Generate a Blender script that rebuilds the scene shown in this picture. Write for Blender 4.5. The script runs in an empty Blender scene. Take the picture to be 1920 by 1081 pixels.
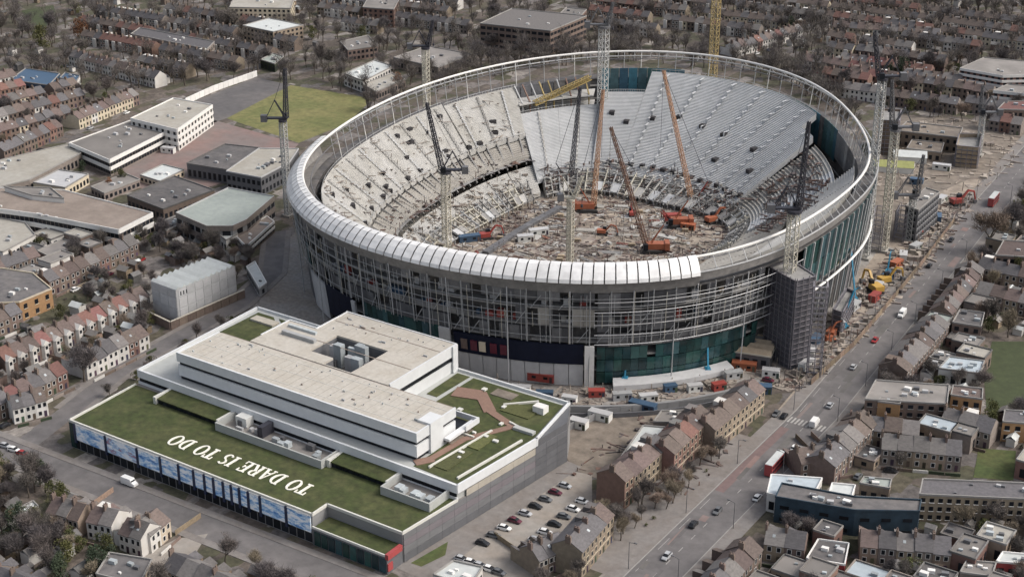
import bpy, math, random
from mathutils import Vector, Matrix
random.seed(7)
R = math.radians
SC = bpy.context.scene
COL = SC.collection

# ------------------------------------------------------------------ camera
cam_data = bpy.data.cameras.new('camera')
cam_data.sensor_width = 36.0
cam_data.lens = 54.375
cam_data.clip_start = 1.0
cam_data.clip_end = 20000.0
cam = bpy.data.objects.new('camera', cam_data)
COL.objects.link(cam)
CAM = Vector((302.0, -517.0, 240.0))
cam.location = CAM
cam.rotation_euler = (R(90 - 23.3), 0, R(34.0))
SC.camera = cam

# ------------------------------------------------------------------ sky, sun, exposure
SUN_AZ, SUN_EL = 60.0, 46.0           # degrees clockwise from +Y, elevation
world = bpy.data.worlds.new('World')
SC.world = world
world.use_nodes = True
wn = world.node_tree.nodes
wl = world.node_tree.links
wn.clear()
w_out = wn.new('ShaderNodeOutputWorld')
w_bg = wn.new('ShaderNodeBackground')
w_sky = wn.new('ShaderNodeTexSky')
w_sky.sky_type = 'NISHITA'
w_sky.sun_disc = False
w_sky.sun_elevation = R(SUN_EL)
w_sky.sun_rotation = R(SUN_AZ)
w_sky.air_density = 1.0
w_sky.dust_density = 6.0
w_sky.ozone_density = 0.5
w_hsv = wn.new('ShaderNodeHueSaturation')      # overcast: the blue of the clear sky is veiled
w_hsv.inputs['Saturation'].default_value = 0.6
w_bg.inputs['Strength'].default_value = 0.15
wl.new(w_sky.outputs[0], w_hsv.inputs['Color'])
wl.new(w_hsv.outputs[0], w_bg.inputs[0])
wl.new(w_bg.outputs[0], w_out.inputs[0])
sun_data = bpy.data.lights.new('sun', 'SUN')
sun_data.energy = 1.0
sun_data.angle = R(18.0)
sun_data.color = (1.0, 0.99, 0.98)
sun = bpy.data.objects.new('sun', sun_data)
COL.objects.link(sun)
sun_dir = Vector((math.sin(R(SUN_AZ)) * math.cos(R(SUN_EL)), math.cos(R(SUN_AZ)) * math.cos(R(SUN_EL)), math.sin(R(SUN_EL))))
sun.rotation_euler = sun_dir.to_track_quat('Z', 'Y').to_euler()
SC.view_settings.view_transform = 'Standard'
SC.view_settings.look = 'None'
SC.view_settings.exposure = 0.4
SC.view_settings.gamma = 1.0
SC.view_settings.use_curve_mapping = False

# ------------------------------------------------------------------ materials
MATS = {}
def mat(name, col, var=0.22, scale=0.6, rough=0.85, rnd=0.0, col2=None, scale2=0.05, mix2=0.0, metal=0.0,
        bump=0.0, trans=0.0, spec=None, stretch=None, detail=4.0, hue=0.0):
    """Procedural surface: fine mottling, large stains towards col2, and a per-object tint."""
    if name in MATS:
        return MATS[name]
    m = bpy.data.materials.new(name)
    m.use_nodes = True
    n, l = m.node_tree.nodes, m.node_tree.links
    b = n['Principled BSDF']
    b.inputs['Roughness'].default_value = rough
    b.inputs['Metallic'].default_value = metal
    if spec is not None:
        b.inputs['Specular IOR Level'].default_value = spec
    if trans:
        b.inputs['Transmission Weight'].default_value = trans
    geo = n.new('ShaderNodeNewGeometry')
    vec = geo.outputs['Position']
    if stretch:
        mp = n.new('ShaderNodeMapping')
        mp.inputs['Scale'].default_value = stretch
        l.new(vec, mp.inputs['Vector'])
        vec = mp.outputs[0]
    nz = n.new('ShaderNodeTexNoise')
    nz.inputs['Scale'].default_value = scale
    nz.inputs['Detail'].default_value = detail
    nz.inputs['Roughness'].default_value = 0.65
    l.new(vec, nz.inputs['Vector'])
    mr = n.new('ShaderNodeMapRange')
    mr.inputs['From Min'].default_value = 0.28
    mr.inputs['From Max'].default_value = 0.72
    mr.inputs['To Min'].default_value = 1.0 - var
    mr.inputs['To Max'].default_value = 1.0 + var
    l.new(nz.outputs['Fac'], mr.inputs['Value'])
    base = n.new('ShaderNodeRGB')
    base.outputs[0].default_value = (*col, 1)
    cur = base.outputs[0]
    if col2 and mix2:
        nb = n.new('ShaderNodeTexNoise')
        nb.inputs['Scale'].default_value = scale2
        nb.inputs['Detail'].default_value = 5.0
        nb.inputs['Roughness'].default_value = 0.6
        l.new(vec, nb.inputs['Vector'])
        rb = n.new('ShaderNodeMapRange')
        rb.inputs['From Min'].default_value = 0.42
        rb.inputs['From Max'].default_value = 0.6
        rb.inputs['To Max'].default_value = mix2
        l.new(nb.outputs['Fac'], rb.inputs['Value'])
        mx = n.new('ShaderNodeMix')
        mx.data_type = 'RGBA'
        l.new(rb.outputs[0], mx.inputs[0])
        l.new(cur, mx.inputs[6])
        mx.inputs[7].default_value = (*col2, 1)
        cur = mx.outputs[2]
    val = mr.outputs[0]
    hs = n.new('ShaderNodeHueSaturation')
    l.new(cur, hs.inputs['Color'])
    if rnd:
        oi = n.new('ShaderNodeObjectInfo')
        m2 = n.new('ShaderNodeMapRange')
        m2.inputs['To Min'].default_value = 1.0 - rnd
        m2.inputs['To Max'].default_value = 1.0 + rnd
        l.new(oi.outputs['Random'], m2.inputs['Value'])
        mu = n.new('ShaderNodeMath')
        mu.operation = 'MULTIPLY'
        l.new(val, mu.inputs[0])
        l.new(m2.outputs[0], mu.inputs[1])
        val = mu.outputs[0]
        if hue:
            fr = n.new('ShaderNodeMath')
            fr.operation = 'MULTIPLY'
            fr.inputs[1].default_value = 7.31
            l.new(oi.outputs['Random'], fr.inputs[0])
            fc = n.new('ShaderNodeMath')
            fc.operation = 'FRACT'
            l.new(fr.outputs[0], fc.inputs[0])
            m3 = n.new('ShaderNodeMapRange')
            m3.inputs['To Min'].default_value = 0.5 - hue
            m3.inputs['To Max'].default_value = 0.5 + hue
            l.new(fc.outputs[0], m3.inputs['Value'])
            l.new(m3.outputs[0], hs.inputs['Hue'])
    l.new(val, hs.inputs['Value'])
    l.new(hs.outputs[0], b.inputs['Base Color'])
    if bump:
        bp = n.new('ShaderNodeBump')
        bp.inputs['Strength'].default_value = bump
        bp.inputs['Distance'].default_value = 0.3
        l.new(nz.outputs['Fac'], bp.inputs['Height'])
        l.new(bp.outputs[0], b.inputs['Normal'])
    MATS[name] = m
    return m

def ground_mat():
    """back gardens and yards: a patchwork of soil, thin winter lawn, paving and tarmac"""
    m = bpy.data.materials.new('ground')
    m.use_nodes = True
    n, l = m.node_tree.nodes, m.node_tree.links
    b = n['Principled BSDF']
    b.inputs['Roughness'].default_value = 0.95
    geo = n.new('ShaderNodeNewGeometry')
    mp = n.new('ShaderNodeMapping')
    mp.inputs['Scale'].default_value = (0.16, 0.1, 0.1)
    mp.inputs['Rotation'].default_value = (0, 0, 0.05)
    l.new(geo.outputs['Position'], mp.inputs[0])
    vo = n.new('ShaderNodeTexVoronoi')
    vo.distance = 'CHEBYCHEV'
    vo.inputs['Scale'].default_value = 1.0
    l.new(mp.outputs[0], vo.inputs['Vector'])
    sp = n.new('ShaderNodeSeparateColor')
    l.new(vo.outputs['Color'], sp.inputs[0])
    cr = n.new('ShaderNodeValToRGB')
    cr.color_ramp.interpolation = 'CONSTANT'
    cols = [(0.0, (0.085, 0.07, 0.058)), (0.2, (0.062, 0.06, 0.036)), (0.42, (0.115, 0.095, 0.08)), (0.58, (0.08, 0.07, 0.048)), (0.74, (0.15, 0.135, 0.125)), (0.86, (0.10, 0.09, 0.085)), (0.95, (0.22, 0.20, 0.18))]
    cr.color_ramp.elements[0].color = (*cols[0][1], 1)
    cr.color_ramp.elements[1].position = cols[1][0]
    cr.color_ramp.elements[1].color = (*cols[1][1], 1)
    for ps, c in cols[2:]:
        cr.color_ramp.elements.new(ps).color = (*c, 1)
    l.new(sp.outputs[0], cr.inputs[0])
    nz = n.new('ShaderNodeTexNoise')
    nz.inputs['Scale'].default_value = 0.4
    nz.inputs['Detail'].default_value = 6
    nz.inputs['Roughness'].default_value = 0.7
    l.new(geo.outputs['Position'], nz.inputs['Vector'])
    mr = n.new('ShaderNodeMapRange')
    mr.inputs['From Min'].default_value = 0.3
    mr.inputs['From Max'].default_value = 0.7
    mr.inputs['To Min'].default_value = 0.45
    mr.inputs['To Max'].default_value = 1.5
    l.new(nz.outputs['Fac'], mr.inputs['Value'])
    hs = n.new('ShaderNodeHueSaturation')
    l.new(cr.outputs[0], hs.inputs['Color'])
    l.new(mr.outputs[0], hs.inputs['Value'])
    l.new(hs.outputs[0], b.inputs['Base Color'])
    MATS['ground'] = m
ground_mat()
mat('asphalt', (0.112, 0.105, 0.104), 0.22, 0.22, 0.8, col2=(0.155, 0.144, 0.14), scale2=0.05, mix2=0.7)
mat('lane', (0.10, 0.095, 0.09), 0.16, 0.3, 0.8, col2=(0.14, 0.13, 0.12), scale2=0.08, mix2=0.6)
mat('paving', (0.185, 0.172, 0.162), 0.18, 0.5, col2=(0.16, 0.14, 0.125), scale2=0.1, mix2=0.7)
mat('buslane', (0.15, 0.105, 0.1), 0.15, 0.4)
mat('kerb', (0.26, 0.25, 0.235), 0.12, 0.5)
mat('paint', (0.33, 0.32, 0.30), 0.35, 1.2)
mat('dirt', (0.285, 0.242, 0.195), 0.38, 0.22, col2=(0.19, 0.155, 0.125), scale2=0.04, mix2=0.9, bump=0.4)
mat('mud', (0.185, 0.155, 0.125), 0.4, 0.25, col2=(0.14, 0.12, 0.10), scale2=0.05, mix2=0.9)
mat('gravel', (0.245, 0.23, 0.213), 0.3, 0.7, col2=(0.21, 0.18, 0.15), scale2=0.06, mix2=0.8)
mat('carpark', (0.265, 0.245, 0.22), 0.16, 0.4, col2=(0.24, 0.205, 0.17), scale2=0.06, mix2=0.8)
mat('lawn', (0.055, 0.075, 0.022), 0.32, 0.5, 0.95, col2=(0.085, 0.085, 0.03), scale2=0.07, mix2=0.6)
mat('roofgrass', (0.04, 0.052, 0.014), 0.4, 0.45, 0.95, col2=(0.066, 0.07, 0.026), scale2=0.11, mix2=0.75)
mat('drygrass', (0.165, 0.155, 0.06), 0.3, 0.3, 0.95, col2=(0.115, 0.125, 0.042), scale2=0.05, mix2=0.9)
mat('parkgrass', (0.04, 0.052, 0.02), 0.3, 0.3, 0.95)
mat('tarmac_dark', (0.095, 0.09, 0.09), 0.18, 0.25, col2=(0.13, 0.12, 0.115), scale2=0.04, mix2=0.7)
mat('playground', (0.17, 0.14, 0.13), 0.15, 0.2, col2=(0.21, 0.135, 0.12), scale2=0.03, mix2=0.8)
# buildings
mat('brick_brown', (0.15, 0.112, 0.092), 0.2, 0.8, rnd=0.22, hue=0.012)
mat('brick_red', (0.175, 0.105, 0.084), 0.2, 0.8, rnd=0.2, hue=0.01)
mat('brick_tan', (0.235, 0.188, 0.142), 0.18, 0.8, rnd=0.2, hue=0.012)
mat('brick_orange', (0.35, 0.21, 0.105), 0.16, 0.8, rnd=0.12)
mat('brick_grey', (0.20, 0.17, 0.15), 0.2, 0.8, rnd=0.2, hue=0.01)
mat('render_white', (0.60, 0.585, 0.555), 0.1, 0.7, rnd=0.12, col2=(0.46, 0.43, 0.38), scale2=0.35, mix2=0.5)
mat('render_cream', (0.52, 0.45, 0.34), 0.1, 0.7, rnd=0.15, hue=0.01)
mat('slate', (0.088, 0.083, 0.086), 0.28, 0.9, 0.7, rnd=0.25, hue=0.02, stretch=(1, 1, 3))
mat('tile_brown', (0.115, 0.088, 0.078), 0.28, 0.9, 0.85, rnd=0.25, hue=0.018, stretch=(1, 1, 3))
mat('tile_red', (0.15, 0.075, 0.064), 0.25, 0.9, 0.85, rnd=0.22, hue=0.012, stretch=(1, 1, 3))
mat('tile_grey', (0.14, 0.13, 0.124), 0.25, 0.9, 0.85, rnd=0.22, hue=0.015, stretch=(1, 1, 3))
mat('flat_roof', (0.21, 0.195, 0.18), 0.15, 0.4, rnd=0.2, col2=(0.145, 0.135, 0.125), scale2=0.1, mix2=0.7)
mat('flat_roof_dark', (0.095, 0.09, 0.09), 0.2, 0.4, rnd=0.2, col2=(0.13, 0.12, 0.115), scale2=0.1, mix2=0.7)
mat('flat_roof_beige', (0.32, 0.305, 0.27), 0.12, 0.4, rnd=0.08, col2=(0.27, 0.25, 0.21), scale2=0.07, mix2=0.7)
mat('roof_brown', (0.24, 0.20, 0.17), 0.14, 0.4, col2=(0.19, 0.155, 0.13), scale2=0.07, mix2=0.8)
mat('roof_green', (0.27, 0.30, 0.275), 0.08, 0.4, 0.6, col2=(0.33, 0.36, 0.33), scale2=0.05, mix2=0.6)
mat('roof_blue', (0.36, 0.41, 0.44), 0.12, 0.4, 0.6, rnd=0.08)
mat('roof_pale', (0.47, 0.49, 0.475), 0.1, 0.4, 0.6, rnd=0.08)
mat('cool_metal', (0.40, 0.40, 0.40), 0.1, 0.5, 0.5, rnd=0.1)
mat('white_trim', (0.68, 0.67, 0.64), 0.07, 0.8, 0.6, rnd=0.06)
mat('glass_dark', (0.016, 0.018, 0.022), 0.25, 0.4, 0.3, rnd=0.35, spec=0.18)
mat('door_dark', (0.07, 0.045, 0.04), 0.2, 1.0, 0.6, rnd=0.5, hue=0.4)
mat('chimney_pot', (0.33, 0.17, 0.10), 0.15, 1.0, rnd=0.2)
mat('shed_wood', (0.19, 0.14, 0.10), 0.25, 1.0, rnd=0.35, hue=0.02)
mat('felt', (0.13, 0.125, 0.12), 0.25, 1.0, rnd=0.45, hue=0.03)
mat('blue_wall', (0.02, 0.04, 0.058), 0.35, 0.35, 0.75, rnd=0.1)
mat('signal_red', (0.33, 0.06, 0.06), 0.1, 0.5, 0.5)
# office
mat('panel_white', (0.60, 0.615, 0.62), 0.06, 0.4, 0.45, rnd=0.05)
mat('office_roof', (0.42, 0.395, 0.35), 0.12, 0.7, 0.9, col2=(0.38, 0.35, 0.30), scale2=0.16, mix2=0.75)
mat('parapet', (0.55, 0.545, 0.50), 0.07, 0.5, 0.7)
mat('grey_clad', (0.235, 0.235, 0.235), 0.1, 0.4, 0.6, rnd=0.08, stretch=(0.4, 0.4, 1.6))
mat('grey_clad_dark', (0.11, 0.112, 0.12), 0.12, 0.4, 0.55, rnd=0.12)
mat('plant_wall', (0.36, 0.37, 0.355), 0.08, 0.5, 0.7, rnd=0.06)
mat('brickpath', (0.20, 0.125, 0.095), 0.15, 1.2)
mat('fin_navy', (0.012, 0.022, 0.06), 0.15, 0.5, 0.4)
mat('letter', (0.72, 0.70, 0.62), 0.15, 1.2, 0.8)
mat('planter', (0.40, 0.37, 0.31), 0.15, 0.8)
mat('hvac', (0.34, 0.37, 0.38), 0.15, 0.7, 0.5, rnd=0.25)
# stadium
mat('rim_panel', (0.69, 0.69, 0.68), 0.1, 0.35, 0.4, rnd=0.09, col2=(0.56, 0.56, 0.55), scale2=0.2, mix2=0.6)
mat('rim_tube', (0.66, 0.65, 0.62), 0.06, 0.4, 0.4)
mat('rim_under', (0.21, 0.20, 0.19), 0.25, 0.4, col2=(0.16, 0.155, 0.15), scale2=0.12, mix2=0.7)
mat('steel', (0.33, 0.335, 0.335), 0.12, 0.5, 0.5, rnd=0.1)
mat('steel_dark', (0.12, 0.12, 0.125), 0.15, 0.5, 0.5, rnd=0.15)
mat('mesh_clad', (0.088, 0.09, 0.098), 0.3, 0.25, 0.5, rnd=0.2, metal=0.2, stretch=(1, 1, 0.5))
mat('mesh_clad_light', (0.15, 0.152, 0.158), 0.28, 0.35, 0.5, rnd=0.2, metal=0.2)
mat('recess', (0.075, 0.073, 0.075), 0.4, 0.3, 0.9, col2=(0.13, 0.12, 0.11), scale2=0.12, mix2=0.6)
mat('slab', (0.24, 0.235, 0.225), 0.2, 0.4, col2=(0.17, 0.165, 0.16), scale2=0.15, mix2=0.6)
mat('concrete', (0.33, 0.315, 0.285), 0.14, 0.4, 0.9, col2=(0.25, 0.235, 0.21), scale2=0.07, mix2=0.7)
mat('concrete_pale', (0.40, 0.395, 0.378), 0.15, 0.35, 0.9, col2=(0.34, 0.33, 0.30), scale2=0.05, mix2=0.7)
mat('precast', (0.45, 0.458, 0.46), 0.1, 0.3, 0.9, rnd=0.05, col2=(0.39, 0.397, 0.40), scale2=0.05, mix2=0.6)
mat('teal_glass', (0.022, 0.058, 0.06), 0.45, 0.25, 0.15, rnd=0.45, hue=0.04, spec=0.35)
mat('teal_net', (0.035, 0.085, 0.09), 0.35, 0.3, 0.6, rnd=0.35, hue=0.03)
mat('blue_net', (0.025, 0.09, 0.13), 0.3, 0.3, 0.6, rnd=0.3, hue=0.02)
mat('navy_panel', (0.008, 0.011, 0.026), 0.2, 0.3, 0.5, spec=0.2)
mat('pale_panel', (0.45, 0.45, 0.45), 0.1, 0.4, 0.6, rnd=0.12)
mat('scaffold', (0.17, 0.16, 0.175), 0.2, 0.5, 0.6, rnd=0.15)
mat('scaffold_sheet', (0.10, 0.098, 0.112), 0.3, 0.5, 0.8, stretch=(0.3, 0.3, 2.2), rnd=0.1)
mat('scaffold_board', (0.30, 0.24, 0.17), 0.2, 0.6, rnd=0.2)
mat('debris', (0.29, 0.255, 0.215), 0.45, 0.12, rnd=0.1, col2=(0.16, 0.13, 0.115), scale2=0.25, mix2=0.9)
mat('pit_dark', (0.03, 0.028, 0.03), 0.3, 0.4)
mat('debris_dark', (0.085, 0.075, 0.075), 0.6, 0.2, col2=(0.17, 0.09, 0.06), scale2=0.15, mix2=0.6)
mat('yellow_steel', (0.30, 0.225, 0.085), 0.2, 0.6, 0.6, rnd=0.15)
mat('orange_steel', (0.31, 0.10, 0.05), 0.15, 0.6, 0.5, rnd=0.12)
mat('orange_pale', (0.42, 0.25, 0.155), 0.15, 0.6, 0.5)
mat('red_steel', (0.27, 0.05, 0.04), 0.15, 0.6, 0.5, rnd=0.12)
mat('crane_beige', (0.46, 0.435, 0.365), 0.12, 0.5, 0.5, rnd=0.08)
mat('crane_grey', (0.40, 0.40, 0.385), 0.12, 0.5, 0.5, rnd=0.08)
mat('crane_dark', (0.035, 0.035, 0.045), 0.2, 0.5, 0.5)
mat('crane_brown', (0.15, 0.085, 0.06), 0.2, 0.5, 0.5)
mat('crane_yellow', (0.36, 0.28, 0.13), 0.2, 0.5, 0.5)
mat('machine_blue', (0.03, 0.20, 0.32), 0.15, 0.6, 0.45, rnd=0.15)
mat('machine_yellow', (0.42, 0.26, 0.06), 0.15, 0.6, 0.45, rnd=0.1)
mat('rubber', (0.025, 0.025, 0.025), 0.2, 1.0, 0.8)
mat('cabin_white', (0.58, 0.58, 0.55), 0.08, 0.5, 0.5, rnd=0.12)
mat('cabin_blue', (0.045, 0.085, 0.14), 0.1, 0.5, 0.5, rnd=0.2)
# cars
for cn, cc in (('white', (0.72, 0.72, 0.70)), ('silver', (0.38, 0.39, 0.40)), ('black', (0.02, 0.02, 0.022)), ('grey', (0.12, 0.125, 0.13)),
               ('red', (0.30, 0.03, 0.03)), ('maroon', (0.10, 0.02, 0.035)), ('blue', (0.04, 0.08, 0.2))):
    mat('car_' + cn, cc, 0.03, 0.5, 0.25)
# plants
mat('bark', (0.095, 0.078, 0.062), 0.25, 2.0, rnd=0.2)
mat('twig_brown', (0.125, 0.108, 0.098), 0.25, 1.0, rnd=0.28, hue=0.02)
mat('twig_tan', (0.21, 0.168, 0.125), 0.25, 1.0, rnd=0.2, hue=0.02)
mat('twig_dark', (0.095, 0.083, 0.083), 0.25, 1.0, rnd=0.25, hue=0.02)
mat('leaf_dark', (0.035, 0.05, 0.026), 0.35, 1.2, rnd=0.3, hue=0.02)
mat('leaf_olive', (0.075, 0.078, 0.025), 0.35, 1.2, rnd=0.3, hue=0.02)
mat('leaf_rust', (0.16, 0.07, 0.03), 0.3, 1.2, rnd=0.2)

# ------------------------------------------------------------------ mesh helpers
class MB:
    def __init__(s):
        s.v, s.f = [], []
    def add(s, vs, fs):
        k = len(s.v)
        s.v += [tuple(p) for p in vs]
        s.f += [tuple(i + k for i in f) for f in fs]
        return s
    def box(s, x0, y0, z0, x1, y1, z1):
        return s.add([(x0, y0, z0), (x1, y0, z0), (x1, y1, z0), (x0, y1, z0), (x0, y0, z1), (x1, y0, z1), (x1, y1, z1), (x0, y1, z1)],
                     [(3, 2, 1, 0), (4, 5, 6, 7), (0, 1, 5, 4), (1, 2, 6, 5), (2, 3, 7, 6), (3, 0, 4, 7)])
    def rbox(s, cx, cy, z0, z1, sx, sy, a):
        c, q = math.cos(a), math.sin(a)
        pts = [(cx + c * x - q * y, cy + q * x + c * y) for x, y in ((-sx, -sy), (sx, -sy), (sx, sy), (-sx, sy))]
        return s.prism(pts, z0, z1)
    def prism(s, poly, z0, z1, top=True, bottom=True):
        n = len(poly)
        vs = [(p[0], p[1], z0) for p in poly] + [(p[0], p[1], z1) for p in poly]
        fs = [(i, (i + 1) % n, n + (i + 1) % n, n + i) for i in range(n)]
        if top:
            fs.append(tuple(range(n, 2 * n)))
        if bottom:
            fs.append(tuple(reversed(range(n))))
        return s.add(vs, fs)
    def quad(s, a, b, c, d):
        return s.add([a, b, c, d], [(0, 1, 2, 3)])
    def bar(s, p, q, w, h=None):
        """square bar from p to q"""
        p, q = Vector(p), Vector(q)
        d = q - p
        if d.length < 1e-6:
            return s
        d.normalize()
        up = Vector((0, 0, 1)) if abs(d.z) < 0.9 else Vector((1, 0, 0))
        a = d.cross(up).normalized() * (w / 2)
        b = a.cross(d).normalized() * ((h or w) / 2)
        vs = [p - a - b, p + a - b, p + a + b, p - a + b, q - a - b, q + a - b, q + a + b, q - a + b]
        return s.add(vs, [(3, 2, 1, 0), (4, 5, 6, 7), (0, 1, 5, 4), (1, 2, 6, 5), (2, 3, 7, 6), (3, 0, 4, 7)])
    def tube(s, path, rad, n=6, closed=False):
        m = len(path)
        pts = [Vector(p) for p in path]
        rad = rad if isinstance(rad, (list, tuple)) else [rad] * m
        vs = []
        for i in range(m):
            if closed:
                d = pts[(i + 1) % m] - pts[i - 1]
            else:
                d = pts[min(i + 1, m - 1)] - pts[max(i - 1, 0)]
            d.normalize()
            up = Vector((0, 0, 1)) if abs(d.z) < 0.9 else Vector((1, 0, 0))
            a = d.cross(up).normalized()
            b = a.cross(d).normalized()
            for k in range(n):
                t = 2 * math.pi * k / n
                vs.append(pts[i] + (a * math.cos(t) + b * math.sin(t)) * rad[i])
        fs = []
        for i in range(m if closed else m - 1):
            j = (i + 1) % m
            for k in range(n):
                k2 = (k + 1) % n
                fs.append((i * n + k, i * n + k2, j * n + k2, j * n + k))
        if not closed:
            fs += [tuple(reversed(range(n))), tuple((m - 1) * n + k for k in range(n))]
        return s.add(vs, fs)
    def lattice(s, p, q, w0, w1, step, t, t2=None):
        """square lattice mast or boom: four chords with zigzag bracing on each face"""
        p, q = Vector(p), Vector(q)
        L = (q - p).length
        d = (q - p).normalized()
        up = Vector((0, 0, 1)) if abs(d.z) < 0.9 else Vector((0, 1, 0))
        a = d.cross(up).normalized()
        b = a.cross(d).normalized()
        n = max(2, int(L / step))
        t2 = t2 or t * 0.7
        def c(i, k):
            f = i / n
            w = (w0 * (1 - f) + w1 * f) / 2
            return p + d * (L * f) + a * (w * (1 if k in (0, 3) else -1)) + b * (w * (1 if k in (0, 1) else -1))
        for k in range(4):
            s.bar(c(0, k), c(n, k), t)
        for i in range(n):
            for k in range(4):
                k2 = (k + 1) % 4
                s.bar(c(i, k), c(i + 1, k2) if i % 2 else c(i + 1, k2), t2)
                s.bar(c(i, k), c(i, k2), t2)
        return s
    def mesh(s, name, smooth=False):
        me = bpy.data.meshes.new(name)
        me.from_pydata(s.v, [], s.f)
        if smooth:
            me.polygons.foreach_set('use_smooth', [True] * len(me.polygons))
        me.update()
        return me

def obj(name, me, material=None, parent=None, loc=None):
    if isinstance(me, MB):
        me = me.mesh(name)
    if material is not None and len(me.materials) == 0:
        me.materials.append(MATS[material])
    o = bpy.data.objects.new(name, me)
    COL.objects.link(o)
    if loc is not None:
        o.location = loc
    if parent is not None:
        o.parent = parent
    return o
def thing(name, label, cat, loc=(0, 0, 0), rz=0.0, group=None):
    o = bpy.data.objects.new(name, None)
    COL.objects.link(o)
    o.location = loc
    o.rotation_euler = (0, 0, rz)
    o.empty_display_size = 0.5
    return tag(o, label, cat, group)
def tag(o, label, cat, group=None):
    o['label'] = label
    o['category'] = cat
    if group:
        o['group'] = group
    return o
def structure(o):
    o['kind'] = 'structure'
    return o
CUBES = {}
def cube(name, parent, material, c, size, rz=0.0):
    """a box part that shares one cube mesh per material"""
    me = CUBES.get(material)
    if me is None:
        me = MB().box(-.5, -.5, -.5, .5, .5, .5).mesh('cube_' + material)
        me.materials.append(MATS[material])
        CUBES[material] = me
    o = bpy.data.objects.new(name, me)
    COL.objects.link(o)
    o.location = c
    o.scale = size
    o.rotation_euler = (0, 0, rz)
    o.parent = parent
    return o
ORD = 'first second third fourth fifth sixth seventh eighth ninth tenth eleventh twelfth'.split()
def nth(i):
    if i < 12:
        return ORD[i]
    n = i + 1
    return '%d%s' % (n, 'th' if 10 <= n % 100 <= 20 else {1: 'st', 2: 'nd', 3: 'rd'}.get(n % 10, 'th'))
RIGHT = Vector((math.cos(R(34)), math.sin(R(34)), 0))
FWD = Vector((-math.sin(R(34)), math.cos(R(34)), 0))
def screen_x(p):
    """how far right a place lies from where the photographer stood (for 'from the left' in labels)"""
    d = Vector((p[0] - CAM.x, p[1] - CAM.y, 0))
    return d.dot(RIGHT) / max(d.dot(FWD), 1)
# occupied ground, 2 m cells
OCC = set()
def cells(poly, pad=0.0):
    xs = [p[0] for p in poly]; ys = [p[1] for p in poly]
    n = len(poly)
    for i in range(int((min(xs) - pad) // 2), int((max(xs) + pad) // 2) + 1):
        for j in range(int((min(ys) - pad) // 2), int((max(ys) + pad) // 2) + 1):
            x, y = i * 2 + 1, j * 2 + 1
            inside = False
            for k in range(n):
                a, b = poly[k], poly[k - 1]
                if (a[1] > y) != (b[1] > y) and x < (b[0] - a[0]) * (y - a[1]) / (b[1] - a[1]) + a[0]:
                    inside = not inside
            if inside:
                yield (i, j)
def claim(poly):
    OCC.update(cells(poly))
def is_free(poly):
    return not any(c in OCC for c in cells(poly))
def free_at(x, y, r=1):
    i, j = int(x // 2), int(y // 2)
    return all((i + a, j + b) not in OCC for a in range(-r, r + 1) for b in range(-r, r + 1))
def in_poly(x, y, poly):
    inside = False
    for k in range(len(poly)):
        a, b = poly[k], poly[k - 1]
        if (a[1] > y) != (b[1] > y) and x < (b[0] - a[0]) * (y - a[1]) / (b[1] - a[1]) + a[0]:
            inside = not inside
    return inside
def area2(poly):
    return sum(poly[i - 1][0] * poly[i][1] - poly[i][0] * poly[i - 1][1] for i in range(len(poly)))
def ccw(poly):
    poly = [tuple(p[:2]) for p in poly]
    return poly if area2(poly) > 0 else poly[::-1]
def rect(p, q, depth):
    """footprint with front edge p-q (p on the left as seen from the front) and the depth behind it"""
    p, q = Vector(p[:2]), Vector(q[:2])
    d = (q - p).normalized()
    n = Vector((-d.y, d.x)) * depth
    return [tuple(p), tuple(q), tuple(q + n), tuple(p + n)]

# ------------------------------------------------------------------ the setting: ground, roads, site
def sheet(name, pts, z, material, kind='structure'):
    o = obj(name, MB().add([(p[0], p[1], z) for p in pts], [tuple(range(len(pts)))]), material)
    o['kind'] = kind
    return o
def ribbon(name, path, w, z, material, parent=None, thick=0.0):
    pts = [Vector(p[:2]) for p in path]
    L, Rr = [], []
    for i, p in enumerate(pts):
        d = (pts[min(i + 1, len(pts) - 1)] - pts[max(i - 1, 0)]).normalized()
        n = Vector((-d.y, d.x))
        L.append(p + n * w / 2)
        Rr.append(p - n * w / 2)
    m = MB()
    for i in range(len(pts) - 1):
        a, b, c, d = Rr[i], Rr[i + 1], L[i + 1], L[i]
        if thick:
            m.prism([a, b, c, d], z - thick, z)
        else:
            m.quad((a.x, a.y, z), (b.x, b.y, z), (c.x, c.y, z), (d.x, d.y, z))
    claim([tuple(p) for p in Rr] + [tuple(p) for p in reversed(L)])
    o = obj(name, m, material, parent)
    if parent is None:
        o['kind'] = 'structure'
    return o
def offset_path(path, d):
    pts = [Vector(p[:2]) for p in path]
    out = []
    for i, p in enumerate(pts):
        t = (pts[min(i + 1, len(pts) - 1)] - pts[max(i - 1, 0)]).normalized()
        out.append(p + Vector((-t.y, t.x)) * d)
    return out
S0 = 6000
sheet('ground', [(-S0, -S0), (S0, -S0), (S0, S0), (-S0, S0)], 0.0, 'ground')
HIGH = [(140, -420), (137, -300), (134, -199), (133, -130), (132.5, -87), (126, 0), (117.5, 108), (112, 190), (96, 420), (80, 700), (66, 980)]
road = ribbon('high_road', HIGH, 13.5, 0.06, 'asphalt')
for s in (-1, 1):
    pv = ribbon('pavement', offset_path(HIGH, s * 9.2), 4.8, 0.17, 'paving', thick=0.15)
    obj_k = ribbon('kerb', offset_path(HIGH, s * 6.85), 0.3, 0.185, 'kerb', thick=0.15)
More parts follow.
